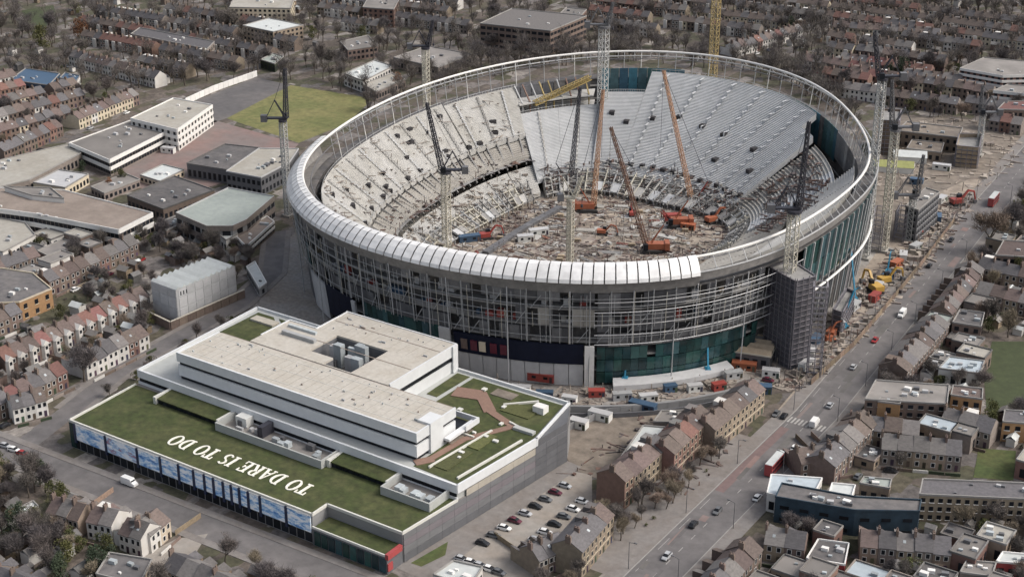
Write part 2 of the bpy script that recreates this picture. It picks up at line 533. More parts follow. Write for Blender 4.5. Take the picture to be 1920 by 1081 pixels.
def dashes(parent, path, off, on, gap, w, z, lo, hi):
    m = MB()
    pts = offset_path(path, off)
    for i in range(len(pts) - 1):
        a, b = pts[i], pts[i + 1]
        d = (b - a)
        L = d.length
        d.normalize()
        n = Vector((-d.y, d.x)) * w / 2
        s = 0.0
        while s + on < L:
            p, q = a + d * s, a + d * (s + on)
            if lo < p.y < hi:
                m.quad((p.x - n.x, p.y - n.y, z), (q.x - n.x, q.y - n.y, z), (q.x + n.x, q.y + n.y, z), (p.x + n.x, p.y + n.y, z))
            s += on + gap
    return obj('lane_marking', m, 'paint', parent)
dashes(road, HIGH, 0.0, 2.6, 5.0, 0.2, 0.066, -330, 420)
dashes(road, HIGH, 5.4, 7.0, 6.0, 0.14, 0.066, -330, 60)
bl = ribbon('bus_lane', [(140.5 - 1.5, -172), (128.2, -148), (127.9, -128), (127.7, -100)][1:], 3.0, 0.072, 'buslane', road)
patches = [(random.uniform(-5.5, 5.5), random.uniform(-220, 150), random.uniform(.5, 1.4), random.uniform(1.2, 7)) for _ in range(34)]
def road_x(y):
    for i in range(len(HIGH) - 1):
        (x0, y0), (x1, y1) = HIGH[i], HIGH[i + 1]
        if y0 <= y <= y1:
            return x0 + (x1 - x0) * (y - y0) / (y1 - y0)
    return HIGH[-1][0]
for i, (dx, y, w_, l_) in enumerate(patches):
    obj('tarmac_patch', MB().rbox(road_x(y) + dx, y, .05, .0745 + .0004 * i, w_, l_, .05), random.choice(['lane', 'tarmac_dark', 'playground']), road)
for k in range(10):
    obj('crossing_stripe', MB().rbox(road_x(-94) - 6 + k * 1.3, -94, .05, .0905, .32, 2.0, .0), 'paint', road)
FRONT = [(-420, -262), (-200, -257), (-90, -251.5), (-20, -249.5), (60, -247.5), (127, -246)]
ribbon('front_road', FRONT, 9.5, 0.05, 'asphalt')
ribbon('pavement', offset_path(FRONT[2:], 6.0), 2.6, 0.165, 'paving', thick=0.14)
ribbon('pavement', offset_path(FRONT, -6.2), 2.6, 0.165, 'paving', thick=0.14)
SIDE = [(-66, -252), (-74, -222), (-83, -190), (-85.5, -157), (-88, -126), (-98, -96), (-128, -60)]
ribbon('side_road', SIDE, 8.0, 0.045, 'asphalt')
ribbon('pavement', offset_path(SIDE[1:], -5.0), 2.2, 0.16, 'paving', thick=0.14)
ribbon('pavement', offset_path(SIDE[1:], 5.0), 2.2, 0.16, 'paving', thick=0.14)
sheet('wide_pavement', [(111, -205), (122.6, -205), (121.6, -112), (108, -112)], 0.014, 'paving')
# ------------------------------------------------------------------ the stadium outline
FC = [123.03, -8.82, 6.15, -15.05, -7.21, 3.33, -2.63, -0.03, 1.4, -0.92, 1.15]
def RF(p):
    return FC[0] + sum(FC[2 * k - 1] * math.cos(k * p) + FC[2 * k] * math.sin(k * p) for k in range(1, 6))
def SP(deg, s, z):
    p = R(deg)
    r = RF(p) * s
    return (r * math.cos(p), r * math.sin(p), z)
def BP(deg, t, z):
    """bowl point: t = 0 at the pitch edge, 1 just inside the outer wall"""
    p = R(deg)
    c, q = math.cos(p), math.sin(p)
    r = (abs(c / 48) ** 4 + abs(q / 60) ** 4) ** -0.25
    o = RF(p) * 0.955
    ix, iy = -8 + r * c, -2 + r * q
    return (ix + (o * c - ix) * t, iy + (o * q - iy) * t, z)
site_poly = [SP(a, 1.16, 0)[:2] for a in range(-150, 215, 6)]
sheet('site_ground', site_poly, 0.02, 'gravel')
claim([SP(a, 1.08, 0)[:2] for a in range(0, 360, 6)])
west = [(117.58, -59.44), (121.28, -99.39), (127.17, -99.82), (129.41, -66.2), (130.29, -30.22), (122.11, 34.17), (114.37, 105.98), (106.05, 166.44), (96.99, 178.44), (88.66, 137.28), (92.42, 76.08), (98.84, 31.46)]
sheet('site_track', west, 0.03, 'dirt')
sheet('site_ground', [(54.85, 150.02), (25.83, 230.32), (31.42, 253.57), (75.3, 268.21), (100.65, 276.3), (117.1, 220.52), (107.42, 185.48), (106.53, 164.99), (89.16, 135.91), (92.88, 74.91), (78.59, 89.6)], 0.024, 'mud')
pitch = sheet('pitch_ground', [BP(a, 0.05, 0)[:2] for a in range(0, 360, 5)], 0.04, 'dirt')
sheet('cleared_ground', [(64.7, -141.95), (63.84, -129.15), (101.06, -101.75), (112.61, -105.24), (107.07, -113.38), (107.52, -146.3), (95.84, -161.97), (85.02, -161.48)], 0.015, 'mud')
fld = [(-260.65, 48.46), (-275.01, 115.14), (-219.66, 120.4), (-202.22, 76.5), (-201.47, 37.99)]
sheet('school_field', fld, 0.02, 'drygrass'); claim(fld)
tar = [(-297.17, 55.79), (-302.66, 116.63), (-275.01, 115.14), (-260.65, 48.46), (-260.96, 36.88)]
sheet('school_court', tar, 0.02, 'tarmac_dark'); claim(tar)
plg = [(-258.84, -33.06), (-264.45, 42.46), (-200.32, 36.68), (-186.83, 5.83), (-194.58, -53.77), (-227.28, -53.92)]
sheet('school_yard', plg, 0.02, 'playground'); claim(plg)
ZS = 0.06
for nm, pp, mt in (('car_park', [(83.86, -222.83), (83.97, -179.45), (82.97, -162.86), (91.48, -161.04), (102.74, -179.57), (105.17, -195.28), (106.8, -217.16), (95.09, -230.91)], 'carpark'),
                   ('service_road', [(71.34, -234.48), (71.58, -200.59), (79.8, -157.82), (86.2, -158.7), (84.81, -180.74), (84.76, -218.99), (83.98, -235.34)], 'paving'),
                   ('park_lawn', [(169.01, -27.25), (162.23, 2.12), (181.51, 15.12), (199.35, -46.73), (178.13, -52.05)], 'parkgrass'),
                   ('garden_lawn', [(188.92, -97.26), (184.25, -78.36), (194.58, -73.46), (199.55, -92.02)], 'lawn'),
                   ('verge_lawn', [(74.82, -230.54), (77, -215.96), (80.43, -221.91), (78.39, -230.36)], 'lawn'),
                   ('far_lawn', [(-547.2, 151.8), (-541.73, 174.5), (-502.7, 145.3), (-494.35, 116.33)], 'parkgrass'),
                   ('forecourt', [(10.56, -272.27), (11.89, -258.21), (17.46, -251.06), (26.9, -271.06), (13.63, -285.85)], 'carpark')):
    sheet(nm, pp, ZS, mt)
    ZS += 0.012
    claim(pp)

# ------------------------------------------------------------------ the stadium
stadium = thing('stadium', 'huge oval stadium under construction with white ring roof rim', 'stadium')
def ring_strip(a0, a1, prof, step=2.0):
    """surface swept along the outline; prof = [(s, z), ...]"""
    m = MB()
    n = max(1, int(round((a1 - a0) / step)))
    k = len(prof)
    vs = [SP(a0 + (a1 - a0) * i / n, s, z) for i in range(n + 1) for s, z in prof]
    fs = [(i * k + j, (i + 1) * k + j, (i + 1) * k + j + 1, i * k + j + 1) for i in range(n) for j in range(k - 1)]
    return m.add(vs, fs)
def ring_block(a0, a1, s0, s1, z0, z1, step=2.0):
    """closed curved block"""
    m = ring_strip(a0, a1, [(s0, z0), (s1, z0), (s1, z1), (s0, z1), (s0, z0)], step)
    for a, rev in ((a0, 0), (a1, 1)):
        q = [SP(a, s0, z0), SP(a, s1, z0), SP(a, s1, z1), SP(a, s0, z1)]
        m.quad(*(q[::-1] if rev else q))
    return m
full = lambda s, z: [SP(a, s, z) for a in range(0, 360, 2)]
obj('rim_tube', MB().tube(full(1.0, 45.2), 0.52, 8, True), 'rim_tube', stadium)
obj('outer_rim_tube', MB().tube(full(1.036, 41.4), 0.3, 6, True), 'steel', stadium)
obj('inner_rim_tube', MB().tube(full(0.975, 42.6), 0.2, 5, True), 'steel_dark', stadium)
# white roof panels (north side), one by one
PAN0, PAN1, NPAN = -152.0, -45.0, 66
for i in range(NPAN):
    a0 = PAN0 + (PAN1 - PAN0) * i / NPAN
    a1 = PAN0 + (PAN1 - PAN0) * (i + 0.88) / NPAN
    m = ring_strip(a0, a1, [(1.0, 46.0), (1.018, 45.6), (1.034, 44.2), (1.05, 42.2), (1.053, 41.0), (1.044, 40.7), (0.998, 45.0)], 0.8)
    obj('roof_panel', m, 'rim_panel', stadium)
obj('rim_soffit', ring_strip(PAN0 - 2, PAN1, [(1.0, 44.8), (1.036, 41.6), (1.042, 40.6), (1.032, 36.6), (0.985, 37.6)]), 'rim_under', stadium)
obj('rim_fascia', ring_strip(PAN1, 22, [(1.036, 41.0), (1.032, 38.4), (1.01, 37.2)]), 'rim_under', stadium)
m = MB()
for i in range(85):
    a = PAN1 + (208 - PAN1) * i / 85
    obj('rim_rib', MB().bar(SP(a, 1.0, 45.0), SP(a, 1.036, 41.4), 0.22).bar(SP(a, 1.0, 45.0), SP(a, 0.975, 42.6), 0.14), 'steel', stadium)
# upper ring platform between wall and tube, far side: grey
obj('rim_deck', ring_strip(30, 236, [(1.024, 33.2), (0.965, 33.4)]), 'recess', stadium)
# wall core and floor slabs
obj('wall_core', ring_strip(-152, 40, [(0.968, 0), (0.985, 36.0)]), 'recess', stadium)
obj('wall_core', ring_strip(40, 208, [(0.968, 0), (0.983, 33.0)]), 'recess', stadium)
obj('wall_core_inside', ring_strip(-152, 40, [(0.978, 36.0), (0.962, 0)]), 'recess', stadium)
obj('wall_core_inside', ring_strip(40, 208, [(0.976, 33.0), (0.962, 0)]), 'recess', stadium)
for z in (6.0, 11.5, 17.0, 23.0, 29.5, 36.0):
    k = 0.99 + 0.035 * z / 36
    obj('floor_slab', ring_block(-152, 208, 0.965, k, z, z + 0.55, 2.5) if z < 30 else ring_block(-152, 40, 0.965, k, z, z + 0.55, 2.5), 'slab' if z < 30 else 'recess', stadium)
def facade(name, a0, a1, n, z0, z1, material, off=0.0, gap=0.04, thick=0.006):
    """n separate cladding pieces side by side along the outside wall"""
    for i in range(n):
        p = a0 + (a1 - a0) * (i + gap / 2) / n
        q = a0 + (a1 - a0) * (i + 1 - gap / 2) / n
        s0 = 0.992 + 0.035 * z0 / 36 + off
        s1 = 0.992 + 0.035 * z1 / 36 + off
        mm = material if isinstance(material, str) else random.choice(material)
        if mm == 'open':
            continue
        m = ring_strip(p, q, [(s0, z0), (s1, z1), (s1 - thick, z1), (s0 - thick, z0), (s0, z0)], 1.5)
        obj(name, m, mm, stadium)
# north side, left to right as the camera sees it
facade('net_panel', -152, -119, 16, 0.3, 17.0, ['teal_net', 'mesh_clad', 'mesh_clad', 'grey_clad_dark'])
facade('cladding_panel', -152, -119, 22, 17.6, 26.0, ['mesh_clad', 'open', 'mesh_clad_light', 'teal_net'])
facade('cladding_panel', -152, -119, 22, 26.6, 36.0, ['mesh_clad', 'open', 'mesh_clad', 'mesh_clad_light'])
facade('pale_panel', -119, -112, 6, 1.0, 15.5, 'pale_panel', 0.006)
facade('dark_panel', -112, -103.5, 4, 4.0, 16.6, 'navy_panel', 0.006, 0.01)
facade('glass_panel', -101.5, -85.5, 14, 2.0, 6.8, 'teal_glass')
facade('glass_panel', -101.5, -85.5, 14, 7.1, 11.8, 'teal_glass')
facade('glass_panel', -101.5, -85.5, 14, 12.1, 17.0, ['teal_glass', 'teal_glass', 'teal_net'])
facade('cladding_panel', -119, -61, 36, 17.6, 22.6, ['mesh_clad', 'open', 'mesh_clad', 'open', 'mesh_clad_light', 'grey_clad_dark'], 0.004)
facade('cladding_panel', -119, -61, 34, 33.0, 36.4, ['mesh_clad', 'grey_clad_dark', 'open', 'mesh_clad_light'], 0.002)
facade('low_parapet', -119, -80, 16, 23.6, 25.2, ['mesh_clad_light', 'slab'], 0.0)
facade('cladding_panel', -78, -61, 10, 23.6, 30.0, ['mesh_clad', 'open', 'concrete', 'open', 'mesh_clad'], 0.0)
for i in range(46):
    a = random.uniform(-118, -34)
    z = random.choice((23.55, 23.55, 30.05))
    p0 = SP(a, 0.99, z)
    o = obj('stacked_pallet', MB().rbox(0, 0, 0, random.uniform(1, 3.2), random.uniform(.6, 1.8), random.uniform(.5, 1.2), 0), random.choice(['pale_panel', 'concrete', 'cabin_blue', 'scaffold_board', 'debris_dark', 'red_steel', 'pale_panel']), stadium, p0)
    o.rotation_euler = (0, 0, R(a + 90))
facade('pier', -102.9, -101.9, 1, 0.2, 17.0, 'pale_panel', 0.02)
facade('pier', -85.2, -83.2, 1, 0.2, 18.0, 'pale_panel', 0.02)
facade('pier', -62.4, -60.9, 1, 0.2, 16.8, 'white_trim', 0.02)
facade('wall_panel', -83.0, -62.6, 9, 0.2, 8.6, 'pale_panel', 0.004)
facade('dark_panel', -83.0, -62.6, 6, 9.0, 16.6, 'navy_panel', 0.008, 0.004)
for a, mm in ((-81.2, 'brick_brown'), (-79.6, 'maroon'), (-78.2, 'render_cream'), (-76.4, 'maroon'), (-74.8, 'maroon')):
    facade('picture_panel', a - 0.55, a + 0.55, 1, 10.6, 14.4, 'car_maroon' if mm == 'maroon' else mm, 0.0115, 0.0)
facade('glass_panel', -60.6, -31.5, 22, 1.0, 5.4, 'teal_glass')
facade('glass_panel', -60.6, -31.5, 22, 5.7, 10.2, 'teal_glass')
facade('glass_panel', -60.6, -31.5, 22, 10.5, 15.2, ['teal_glass', 'teal_glass', 'teal_glass', 'teal_net', 'open'])
facade('cladding_panel', -60.6, -31.5, 17, 15.5, 17.0, ['mesh_clad', 'slab', 'mesh_clad_light'])
facade('cladding_panel', -60.6, -31.5, 12, 17.6, 20.6, ['mesh_clad', 'mesh_clad_light'], 0.004)
facade('cladding_panel', -60.6, -31.5, 17, 21.4, 28.8, ['mesh_clad', 'open', 'open', 'grey_clad_dark', 'mesh_clad'], 0.002)
facade('cladding_panel', -60.6, -31.5, 17, 30.4, 36.2, ['mesh_clad', 'mesh_clad', 'open', 'mesh_clad_light', 'open'], 0.002)
for z in (20.9, 24.8, 29.6, 33.4, 17.2):
    obj('cladding_rail', MB().tube([SP(a, 1.006 + 0.035 * z / 36, z) for a in range(-61, -20, 2)], 0.15, 4), 'pale_panel', stadium)
# scaffold lifts and props standing in the open floors of the north side
for z in (19.8, 26.4, 28.2, 31.6, 34.6):
    obj('scaffold_lift', MB().tube([SP(a, 1.004 + 0.035 * z / 36, z) for a in range(-150, -30, 2)], 0.09, 4), 'steel', stadium)
for i in range(120):
    a = -150 + i * 1.0 + random.uniform(-.25, .25)
    z0 = random.choice((17.5, 17.5, 23.5))
    obj('scaffold_standard', MB().bar(SP(a, 1.006 + 0.035 * z0 / 36, z0), SP(a, 1.038, random.choice((29.4, 36.0, 37.0))), 0.13), 'steel' if i % 5 else 'crane_beige', stadium)
for i in range(26):
    a = -118 + i * 3.2 + random.uniform(-.6, .6)
    z0 = random.choice((17.6, 23.6, 30.0))
    obj('brace', MB().bar(SP(a, 1.0 + 0.035 * z0 / 36, z0), SP(a + 1.7, 1.006 + 0.035 * (z0 + 5.6) / 36, z0 + 5.6), 0.2), 'steel', stadium)
# west side
facade('glass_panel', -20, 42, 28, 18.0, 27.0, ['teal_glass', 'teal_glass', 'teal_net'])
facade('glass_panel', -20, 42, 28, 27.4, 36.4, ['teal_glass', 'teal_net'])
facade('net_panel', -20, 42, 24, 0.3, 16.6, ['recess', 'blue_net', 'scaffold', 'recess', 'mesh_clad'])
obj('cladding_rail', MB().tube([SP(a, 1.03, 17.3) for a in range(-22, 44, 2)], 0.5, 5), 'white_trim', stadium)
# far side seen over the stands from within
facade('cladding_panel', 42, 208, 60, 14.0, 33.0, ['mesh_clad', 'mesh_clad', 'grey_clad_dark'])
def inside(name, a0, a1, n, z0, z1, material):
    for i in range(n):
        p = a0 + (a1 - a0) * (i + 0.03) / n
        q = a0 + (a1 - a0) * (i + 0.97) / n
        mm = random.choice(material)
        obj(name, ring_strip(p, q, [(0.960, z0), (0.966, z1), (0.969, z1), (0.963, z0), (0.960, z0)], 1.5), mm, stadium)
inside('lining_panel', 60, 89, 14, 22, 36.0, ['teal_net', 'blue_net', 'teal_net', 'recess'])
inside('lining_panel', 106, 122, 9, 22, 38.0, ['blue_net', 'blue_net', 'teal_net'])
inside('lining_panel', 124, 236, 44, 26, 34.0, ['mesh_clad', 'recess', 'grey_clad_dark'])
inside('lining_panel', 26, 60, 14, 24, 35.5, ['mesh_clad_light', 'slab', 'recess'])
# slender columns: on the outside of the north side and under the rim on the far side
for i in range(38):
    a = -151 + i * 3.2
    k = 1.018 if a < -31 else 1.03
    a += random.uniform(-.5, .5)
    obj('column', MB().bar(SP(a, 1.018, 17.2 if i % 4 else 0.5), SP(a, 1.034, 37.2), 0.3), 'steel' if i % 3 else 'pale_panel', stadium)
for i in range(62):
    a = 12 + i * 3.2
    obj('column', MB().bar(SP(a, 0.972, 32.0), SP(a, 0.992, 45.0), 0.26), 'rim_tube' if i % 4 == 0 else 'steel', stadium)
for i in range(20):
    a = -20 + i * 3.2
    obj('column', MB().bar(SP(a, 1.0, 0), SP(a, 1.034, 37), 0.6), 'steel', stadium)
# stepped seating
def tier(name, a0, a1, prof, rows, material, wedge=9.0, gap=0.8, back=True):
    nw = max(1, int(round((a1 - a0) / wedge)))
    for w in range(nw):
        p = a0 + (a1 - a0) * w / nw
        q = a0 + (a1 - a0) * (w + 1) / nw - gap * 0.5
        ns = max(2, int((q - p) / 2.0))
        pts = []
        (t0, z0), (t1, z1) = prof
        for r in range(rows):
            f0, f1 = r / rows, (r + 1) / rows
            z = z0 + (z1 - z0) * f0
            pts += [(t0 + (t1 - t0) * f0, z), (t0 + (t1 - t0) * f1, z)]
        pts.append((t1, z1))
        if back:
            pts += [(t1 + 0.004, z1), (t1 + 0.006, z1 - 3), (t0 + 0.01, z0 - 2.0), (t0, z0 - 2.0), (t0, z0)]
        k = len(pts)
        vs = [BP(p + (q - p) * i / ns, t, z) for i in range(ns + 1) for t, z in pts]
        fs = [(i * k + j, i * k + j + 1, (i + 1) * k + j + 1, (i + 1) * k + j) for i in range(ns) for j in range(k - 1)]
        fs.append(tuple(range(k - 1)))
        fs.append(tuple(ns * k + j for j in reversed(range(k - 1))))
        obj(name, MB().add(vs, fs), material if isinstance(material, str) else material[w % len(material)], stadium)
tier('upper_terrace', 141, 162, [(0.58, 19.5), (0.965, 35.5)], 34, 'concrete_pale', 12, .1)
tier('upper_terrace', 162.6, 237, [(0.58, 19.5), (0.97, 36.5)], 34, 'concrete_pale', 12.4, .12)
tier('lower_terrace', 141, 237, [(0.06, 3.0), (0.34, 9.5)], 14, 'concrete_pale', 11)
tier('middle_terrace', 141, 237, [(0.40, 13.0), (0.56, 17.5)], 8, 'concrete', 15)
tier('single_terrace', 70, 112, [(0.16, 6.5), (0.97, 37.5)], 74, 'precast', 7, 0.06)
tier('single_terrace', 63, 69.95, [(0.16, 6.5), (0.84, 32.5)], 62, 'precast', 7, 0.06)
tier('single_terrace', 112.05, 121, [(0.16, 6.5), (0.80, 31.0)], 58, 'precast', 9, 0.06)
tier('single_terrace', 56, 139, [(0.03, 1.8), (0.15, 5.8)], 8, 'concrete', 8, 0.6)
tier('corner_terrace', 121.1, 141, [(0.16, 6.5), (0.78, 25.5)], 46, 'precast', 10, 0.1)
tier('corner_terrace', 36, 62.5, [(0.18, 7.0), (0.85, 29.0)], 26, ['precast', 'concrete_pale', 'concrete'], 9, 0.6)
tier('upper_terrace', -60, 34, [(0.60, 20.5), (0.985, 37.0)], 22, 'concrete_pale', 10)
tier('lower_terrace', -70, 54, [(0.06, 3.0), (0.50, 14.0)], 16, 'concrete', 12)
tier('upper_terrace', 238, 299, [(0.60, 20.5), (0.985, 37.0)], 20, 'concrete', 12)
tier('lower_terrace', 238, 289, [(0.08, 3.0), (0.50, 14.0)], 14, 'concrete', 12)
# concourse slabs under the tiers, their front columns, corner frames
obj('concourse_slab', MB().add([BP(a, t, 11.8) for a in range(141, 291, 3) for t in (0.36, 0.97)],
                               [(2 * i, 2 * i + 1, 2 * i + 3, 2 * i + 2) for i in range(49)]), 'slab', stadium)
for a in range(143, 238, 4):
    obj('concourse_column', MB().bar(BP(a, 0.585, 11.8), BP(a, 0.585, 20.0), 0.7), 'concrete', stadium)
    obj('raker_beam', MB().bar(BP(a, 0.36, 10.2), BP(a, 0.58, 18.5), 0.6, 1.0), 'slab', stadium)
for a in range(58, 140, 4):
    obj('raker_beam', MB().bar(BP(a, 0.0, 0.6), BP(a, 0.16, 6.3), 0.6, 0.9), 'slab', stadium)
for z in (17.0, 23.5, 29.0):
    obj('corner_slab', MB().add([BP(a, t, z + dz) for a in range(123, 142, 2) for t, dz in ((0.80, 0), (0.96, 0), (0.96, 0.6), (0.80, 0.6))],
                                [(4 * i + j, 4 * i + (j + 1) % 4, 4 * i + 4 + (j + 1) % 4, 4 * i + 4 + j) for i in range(9) for j in range(4)]), 'concrete_pale', stadium)
for i, a in enumerate(range(124, 141, 2)):
    obj('corner_beam', MB().bar(BP(a, 0.82, 29.5), BP(a + 1.2, 0.96, 36.0), 0.6).bar(BP(a, 0.82, 17), BP(a, 0.82, 30), 0.5), random.choice(['yellow_steel', 'steel', 'crane_brown', 'yellow_steel']), stadium)
obj('corner_truss', MB().lattice(BP(137, 0.80, 29), BP(124, 0.93, 36), 2.0, 2.0, 2.2, 0.35), 'yellow_steel', stadium)
# dark mouths of the stairways in the terraces
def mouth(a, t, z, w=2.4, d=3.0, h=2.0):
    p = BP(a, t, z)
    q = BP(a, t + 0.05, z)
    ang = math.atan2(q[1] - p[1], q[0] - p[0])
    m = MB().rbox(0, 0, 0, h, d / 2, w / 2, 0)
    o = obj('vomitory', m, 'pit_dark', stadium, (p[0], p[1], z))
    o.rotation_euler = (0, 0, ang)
for a, t in ((70, .42), (76, .56), (84, .40), (88, .58), (95, .60), (102, .63), (108, .60), (114, .56), (118, .63)):
    mouth(a, t, 6.5 + 31 * (t - .16) / .81 - 1.2)
for i in range(16):
    a = 64 + i * 3.7
    mouth(a, 0.24, 9.6 - 1.2 + random.uniform(-.3, .5), 2.0, 2.4, 1.8)
for i in range(26):
    a = random.uniform(148, 230)
    t = random.choice((0.62, 0.66, 0.74, 0.82, 0.9))
    mouth(a, t, 19.5 + 17 * (t - .58) / .39 - 1.45, random.uniform(1.5, 3.2), random.uniform(1.5, 2.6), 1.9)
# bare frames of the unfinished lower tiers
for a0, a1, st in ((20, 139, 3.4), (146, 238, 3.8)):
    a = a0
    while a < a1:
        w = st * .92
        m = MB()
        for t, z in ((.0, 2.4), (.07, 4.6), (.14, 7.0)):
            m.bar(BP(a, t, 0), BP(a, t, z + 1.2), .45)
            m.bar(BP(a, t, z), BP(a + w, t, z), .4, .5)
        m.bar(BP(a, -.01, 2.2), BP(a, .17, 8.0), .4, .7)
        obj('tier_frame', m, random.choice(['concrete_pale', 'slab', 'steel', 'crane_beige']), stadium)
        if random.random() < .5:
            q = [BP(a + .2, .0, 2.7), BP(a + w, .0, 2.7), BP(a + w, .07, 4.9), BP(a + .2, .07, 4.9)]
            obj('precast_unit', MB().quad(*q).quad(*[(x, y, z - .35) for x, y, z in q[::-1]]), random.choice(['precast', 'concrete_pale', 'slab']), stadium)
        a += st
# haul tracks and slabs cast on the pitch area
for pth, w, mm in (([(-40, -52), (-22, -10), (-8, 22), (20, 48)], 6.5, 'gravel'), ([(30, -50), (14, -8), (-8, 22)], 5.5, 'mud'), ([(-46, 20), (-10, 24), (30, 10)], 5.0, 'mud')):
    pts = [Vector(p) for p in pth]
    m = MB()
    for i in range(len(pts) - 1):
        d = (pts[i + 1] - pts[i]).normalized()
        n = Vector((-d.y, d.x)) * w / 2
        e = d * 1.5
        zz = .06 + .008 * i + .03 * (mm == 'gravel')
        m.quad((*(pts[i] - n - e), zz), (*(pts[i + 1] - n + e), zz), (*(pts[i + 1] + n + e), zz), (*(pts[i] + n - e), zz))
    obj('haul_track', m, mm, pitch)
for k in range(26):
    x, y, z = on_pitch() if False else (random.uniform(-44, 26), random.uniform(-50, 50), 0)
    obj('cast_slab', MB().rbox(x, y, .05, random.uniform(.25, .7), random.uniform(1.5, 6), random.uniform(1, 2.6), random.choice((0, 1.57, .45, .45))), random.choice(['concrete_pale', 'concrete', 'slab', 'debris']), pitch)
# stair gangways down the terraces, and safety rails along their top edges
def gangway(a, t0, z0, t1, z1, material):
    m = MB()
    n = 14
    for k in range(n):
        f0, f1 = k / n, (k + 1) / n
        zz = z0 + (z1 - z0) * f1 + .12
        p, q = BP(a - .22, t0 + (t1 - t0) * f0, zz), BP(a + .22, t0 + (t1 - t0) * f1, zz)
        r1, r2 = BP(a + .22, t0 + (t1 - t0) * f0, zz), BP(a - .22, t0 + (t1 - t0) * f1, zz)
        m.quad(p, r1, q, r2)
        lo = z0 + (z1 - z0) * f0 - .2
        m.quad((p[0], p[1], lo), (r1[0], r1[1], lo), r1, p)
    obj('gangway', m, material, stadium)
for a in (66.5, 73.5, 80.5, 87.5, 94.5, 101.5, 108.5):
    gangway(a, .17, 6.9, .955 if 70 < a else .83, 36.8 if 70 < a else 32, 'precast')
for a in (116, 126, 136):
    gangway(a, .17, 6.9, .77, 25, 'concrete_pale')
for a in range(144, 236, 7):
    gangway(a + .6, .585, 19.7, .955, 35.0 if a < 162 else 35.8, 'slab' if a % 2 else 'precast')
for a0, a1, t, z in ((70, 112, .972, 37.5), (112, 121, .802, 31), (121, 141, .782, 25.5), (141, 162, .967, 35.5), (163, 237, .972, 36.5), (141, 237, .58, 19.4)):
    m = MB()
    pts = [BP(a0 + (a1 - a0) * i / 24, t, z + 1.1) for i in range(25)]
    m.tube(pts, .09, 4)
    for x, y, zz in pts:
        m.bar((x, y, zz - 1.2), (x, y, zz), .12)
    obj('safety_rail', m, 'steel', stadium)
# more plant on the pitch area: stacked formwork, rebar cages, spoil heaps
for k in range(60):
    x, y = random.uniform(-46, 32), random.uniform(-54, 54)
    kind = k % 4
    m = MB()
    if kind == 0:
        for j in range(4):
            m.rbox(x, y, .05 + j * .35, .3 + j * .35, 1.6 - j * .1, .9, .4 + .05 * j)
        obj('timber_stack', m, 'scaffold_board', pitch)
    elif kind == 1:
        for j in range(5):
            m.bar((x - 2.2, y + j * .3, .3), (x + 2.2, y + j * .3 + .5, .3 + .2 * (j % 2)), .16)
        obj('rebar_bundle', m, 'crane_brown', pitch)
    elif kind == 2:
        pts = [(x + random.uniform(1.6, 3.2) * math.cos(R(q)), y + random.uniform(1.4, 2.6) * math.sin(R(q)), .03) for q in range(0, 360, 36)]
        m.add(pts + [(x + .3, y, random.uniform(.8, 1.8))], [(i, (i + 1) % 10, 10) for i in range(10)])
        obj('spoil_heap', m, 'dirt', pitch)
    else:
        m.lattice((x, y, .4), (x + random.uniform(3, 7), y + random.uniform(-3, 3), .5), .9, .9, 1.2, .12)
        obj('boom_section', m, random.choice(['red_steel', 'orange_steel', 'crane_beige', 'steel']), pitch)
# white curved canopy at the foot of the glass wall
obj('canopy', ring_block(-58, -38, 1.0, 1.05, 1.6, 3.4), 'pale_panel', stadium)
# podium deck on the north side with its edge wall
pod = ring_block(-84, -36, 1.03, 1.145, 0.05, 1.2)
obj('podium_deck', pod, 'gravel', stadium)
obj('podium_wall', ring_block(-86, -36, 1.146, 1.155, 0.0, 2.6), 'grey_clad', stadium)
obj('podium_wall', ring_block(-86, -36, 1.175, 1.18, 0.0, 1.6), 'grey_clad_dark', stadium)
# loose material: too many pieces to count
def clutter(name, label, n, place, smin, smax, hmax, material, zoff=0.0):
    m = MB()
    for i in range(n):
        x, y, z = place()
        a = random.uniform(0, 3.14)
        u = random.random()
        if u < 0.45:      # long members laid down, mostly in line with the building
            a = random.choice((0.0, 1.57, 0.5)) + random.gauss(0, .12)
            m.rbox(x, y, z + zoff, z + zoff + random.uniform(0.1, hmax * .35), random.uniform(1.2, 4.0), random.uniform(.1, .4), a)
        elif u < 0.6:     # upright props
            m.rbox(x, y, z + zoff, z + zoff + random.uniform(1.0, 2.2 * hmax + .6), .12, .12, a)
        elif u < 0.85:    # flat sheets
            m.rbox(x, y, z + zoff, z + zoff + random.uniform(0.08, .3), random.uniform(smin, smax) * 1.3, random.uniform(smin, smax), a)
        else:
            m.rbox(x, y, z + zoff, z + zoff + random.uniform(0.3, hmax), random.uniform(smin, smax) * random.choice((0.5, 1, 1.6)), random.uniform(smin, smax) * 0.6, a)
    o = obj(name, m, material)
    o['kind'] = 'stuff'
    tag(o, label, 'rubble')
    return o
def on_pitch():
    a, t = random.uniform(0, 360), random.random() ** 0.5
    p = BP(a, 0.0, 0)
    return (-8 + (p[0] + 8) * t, -2 + (p[1] + 2) * t, 0.04)
clutter('building_rubble', 'loose building material strewn over the brown pitch area', 1300, on_pitch, 0.3, 1.3, 1.2, 'debris')
clutter('pale_rubble', 'pale concrete units and boards strewn over the brown pitch area', 420, on_pitch, 0.4, 1.4, 1.0, 'concrete_pale')
clutter('dark_rubble', 'dark loose offcuts strewn over the brown pitch area', 1150, on_pitch, 0.3, 1.0, 1.0, 'debris_dark')
def on_lower():
    a, t = random.uniform(145, 236), random.random()
    return BP(a, 0.06 + 0.28 * t, 3 + 6.5 * t)
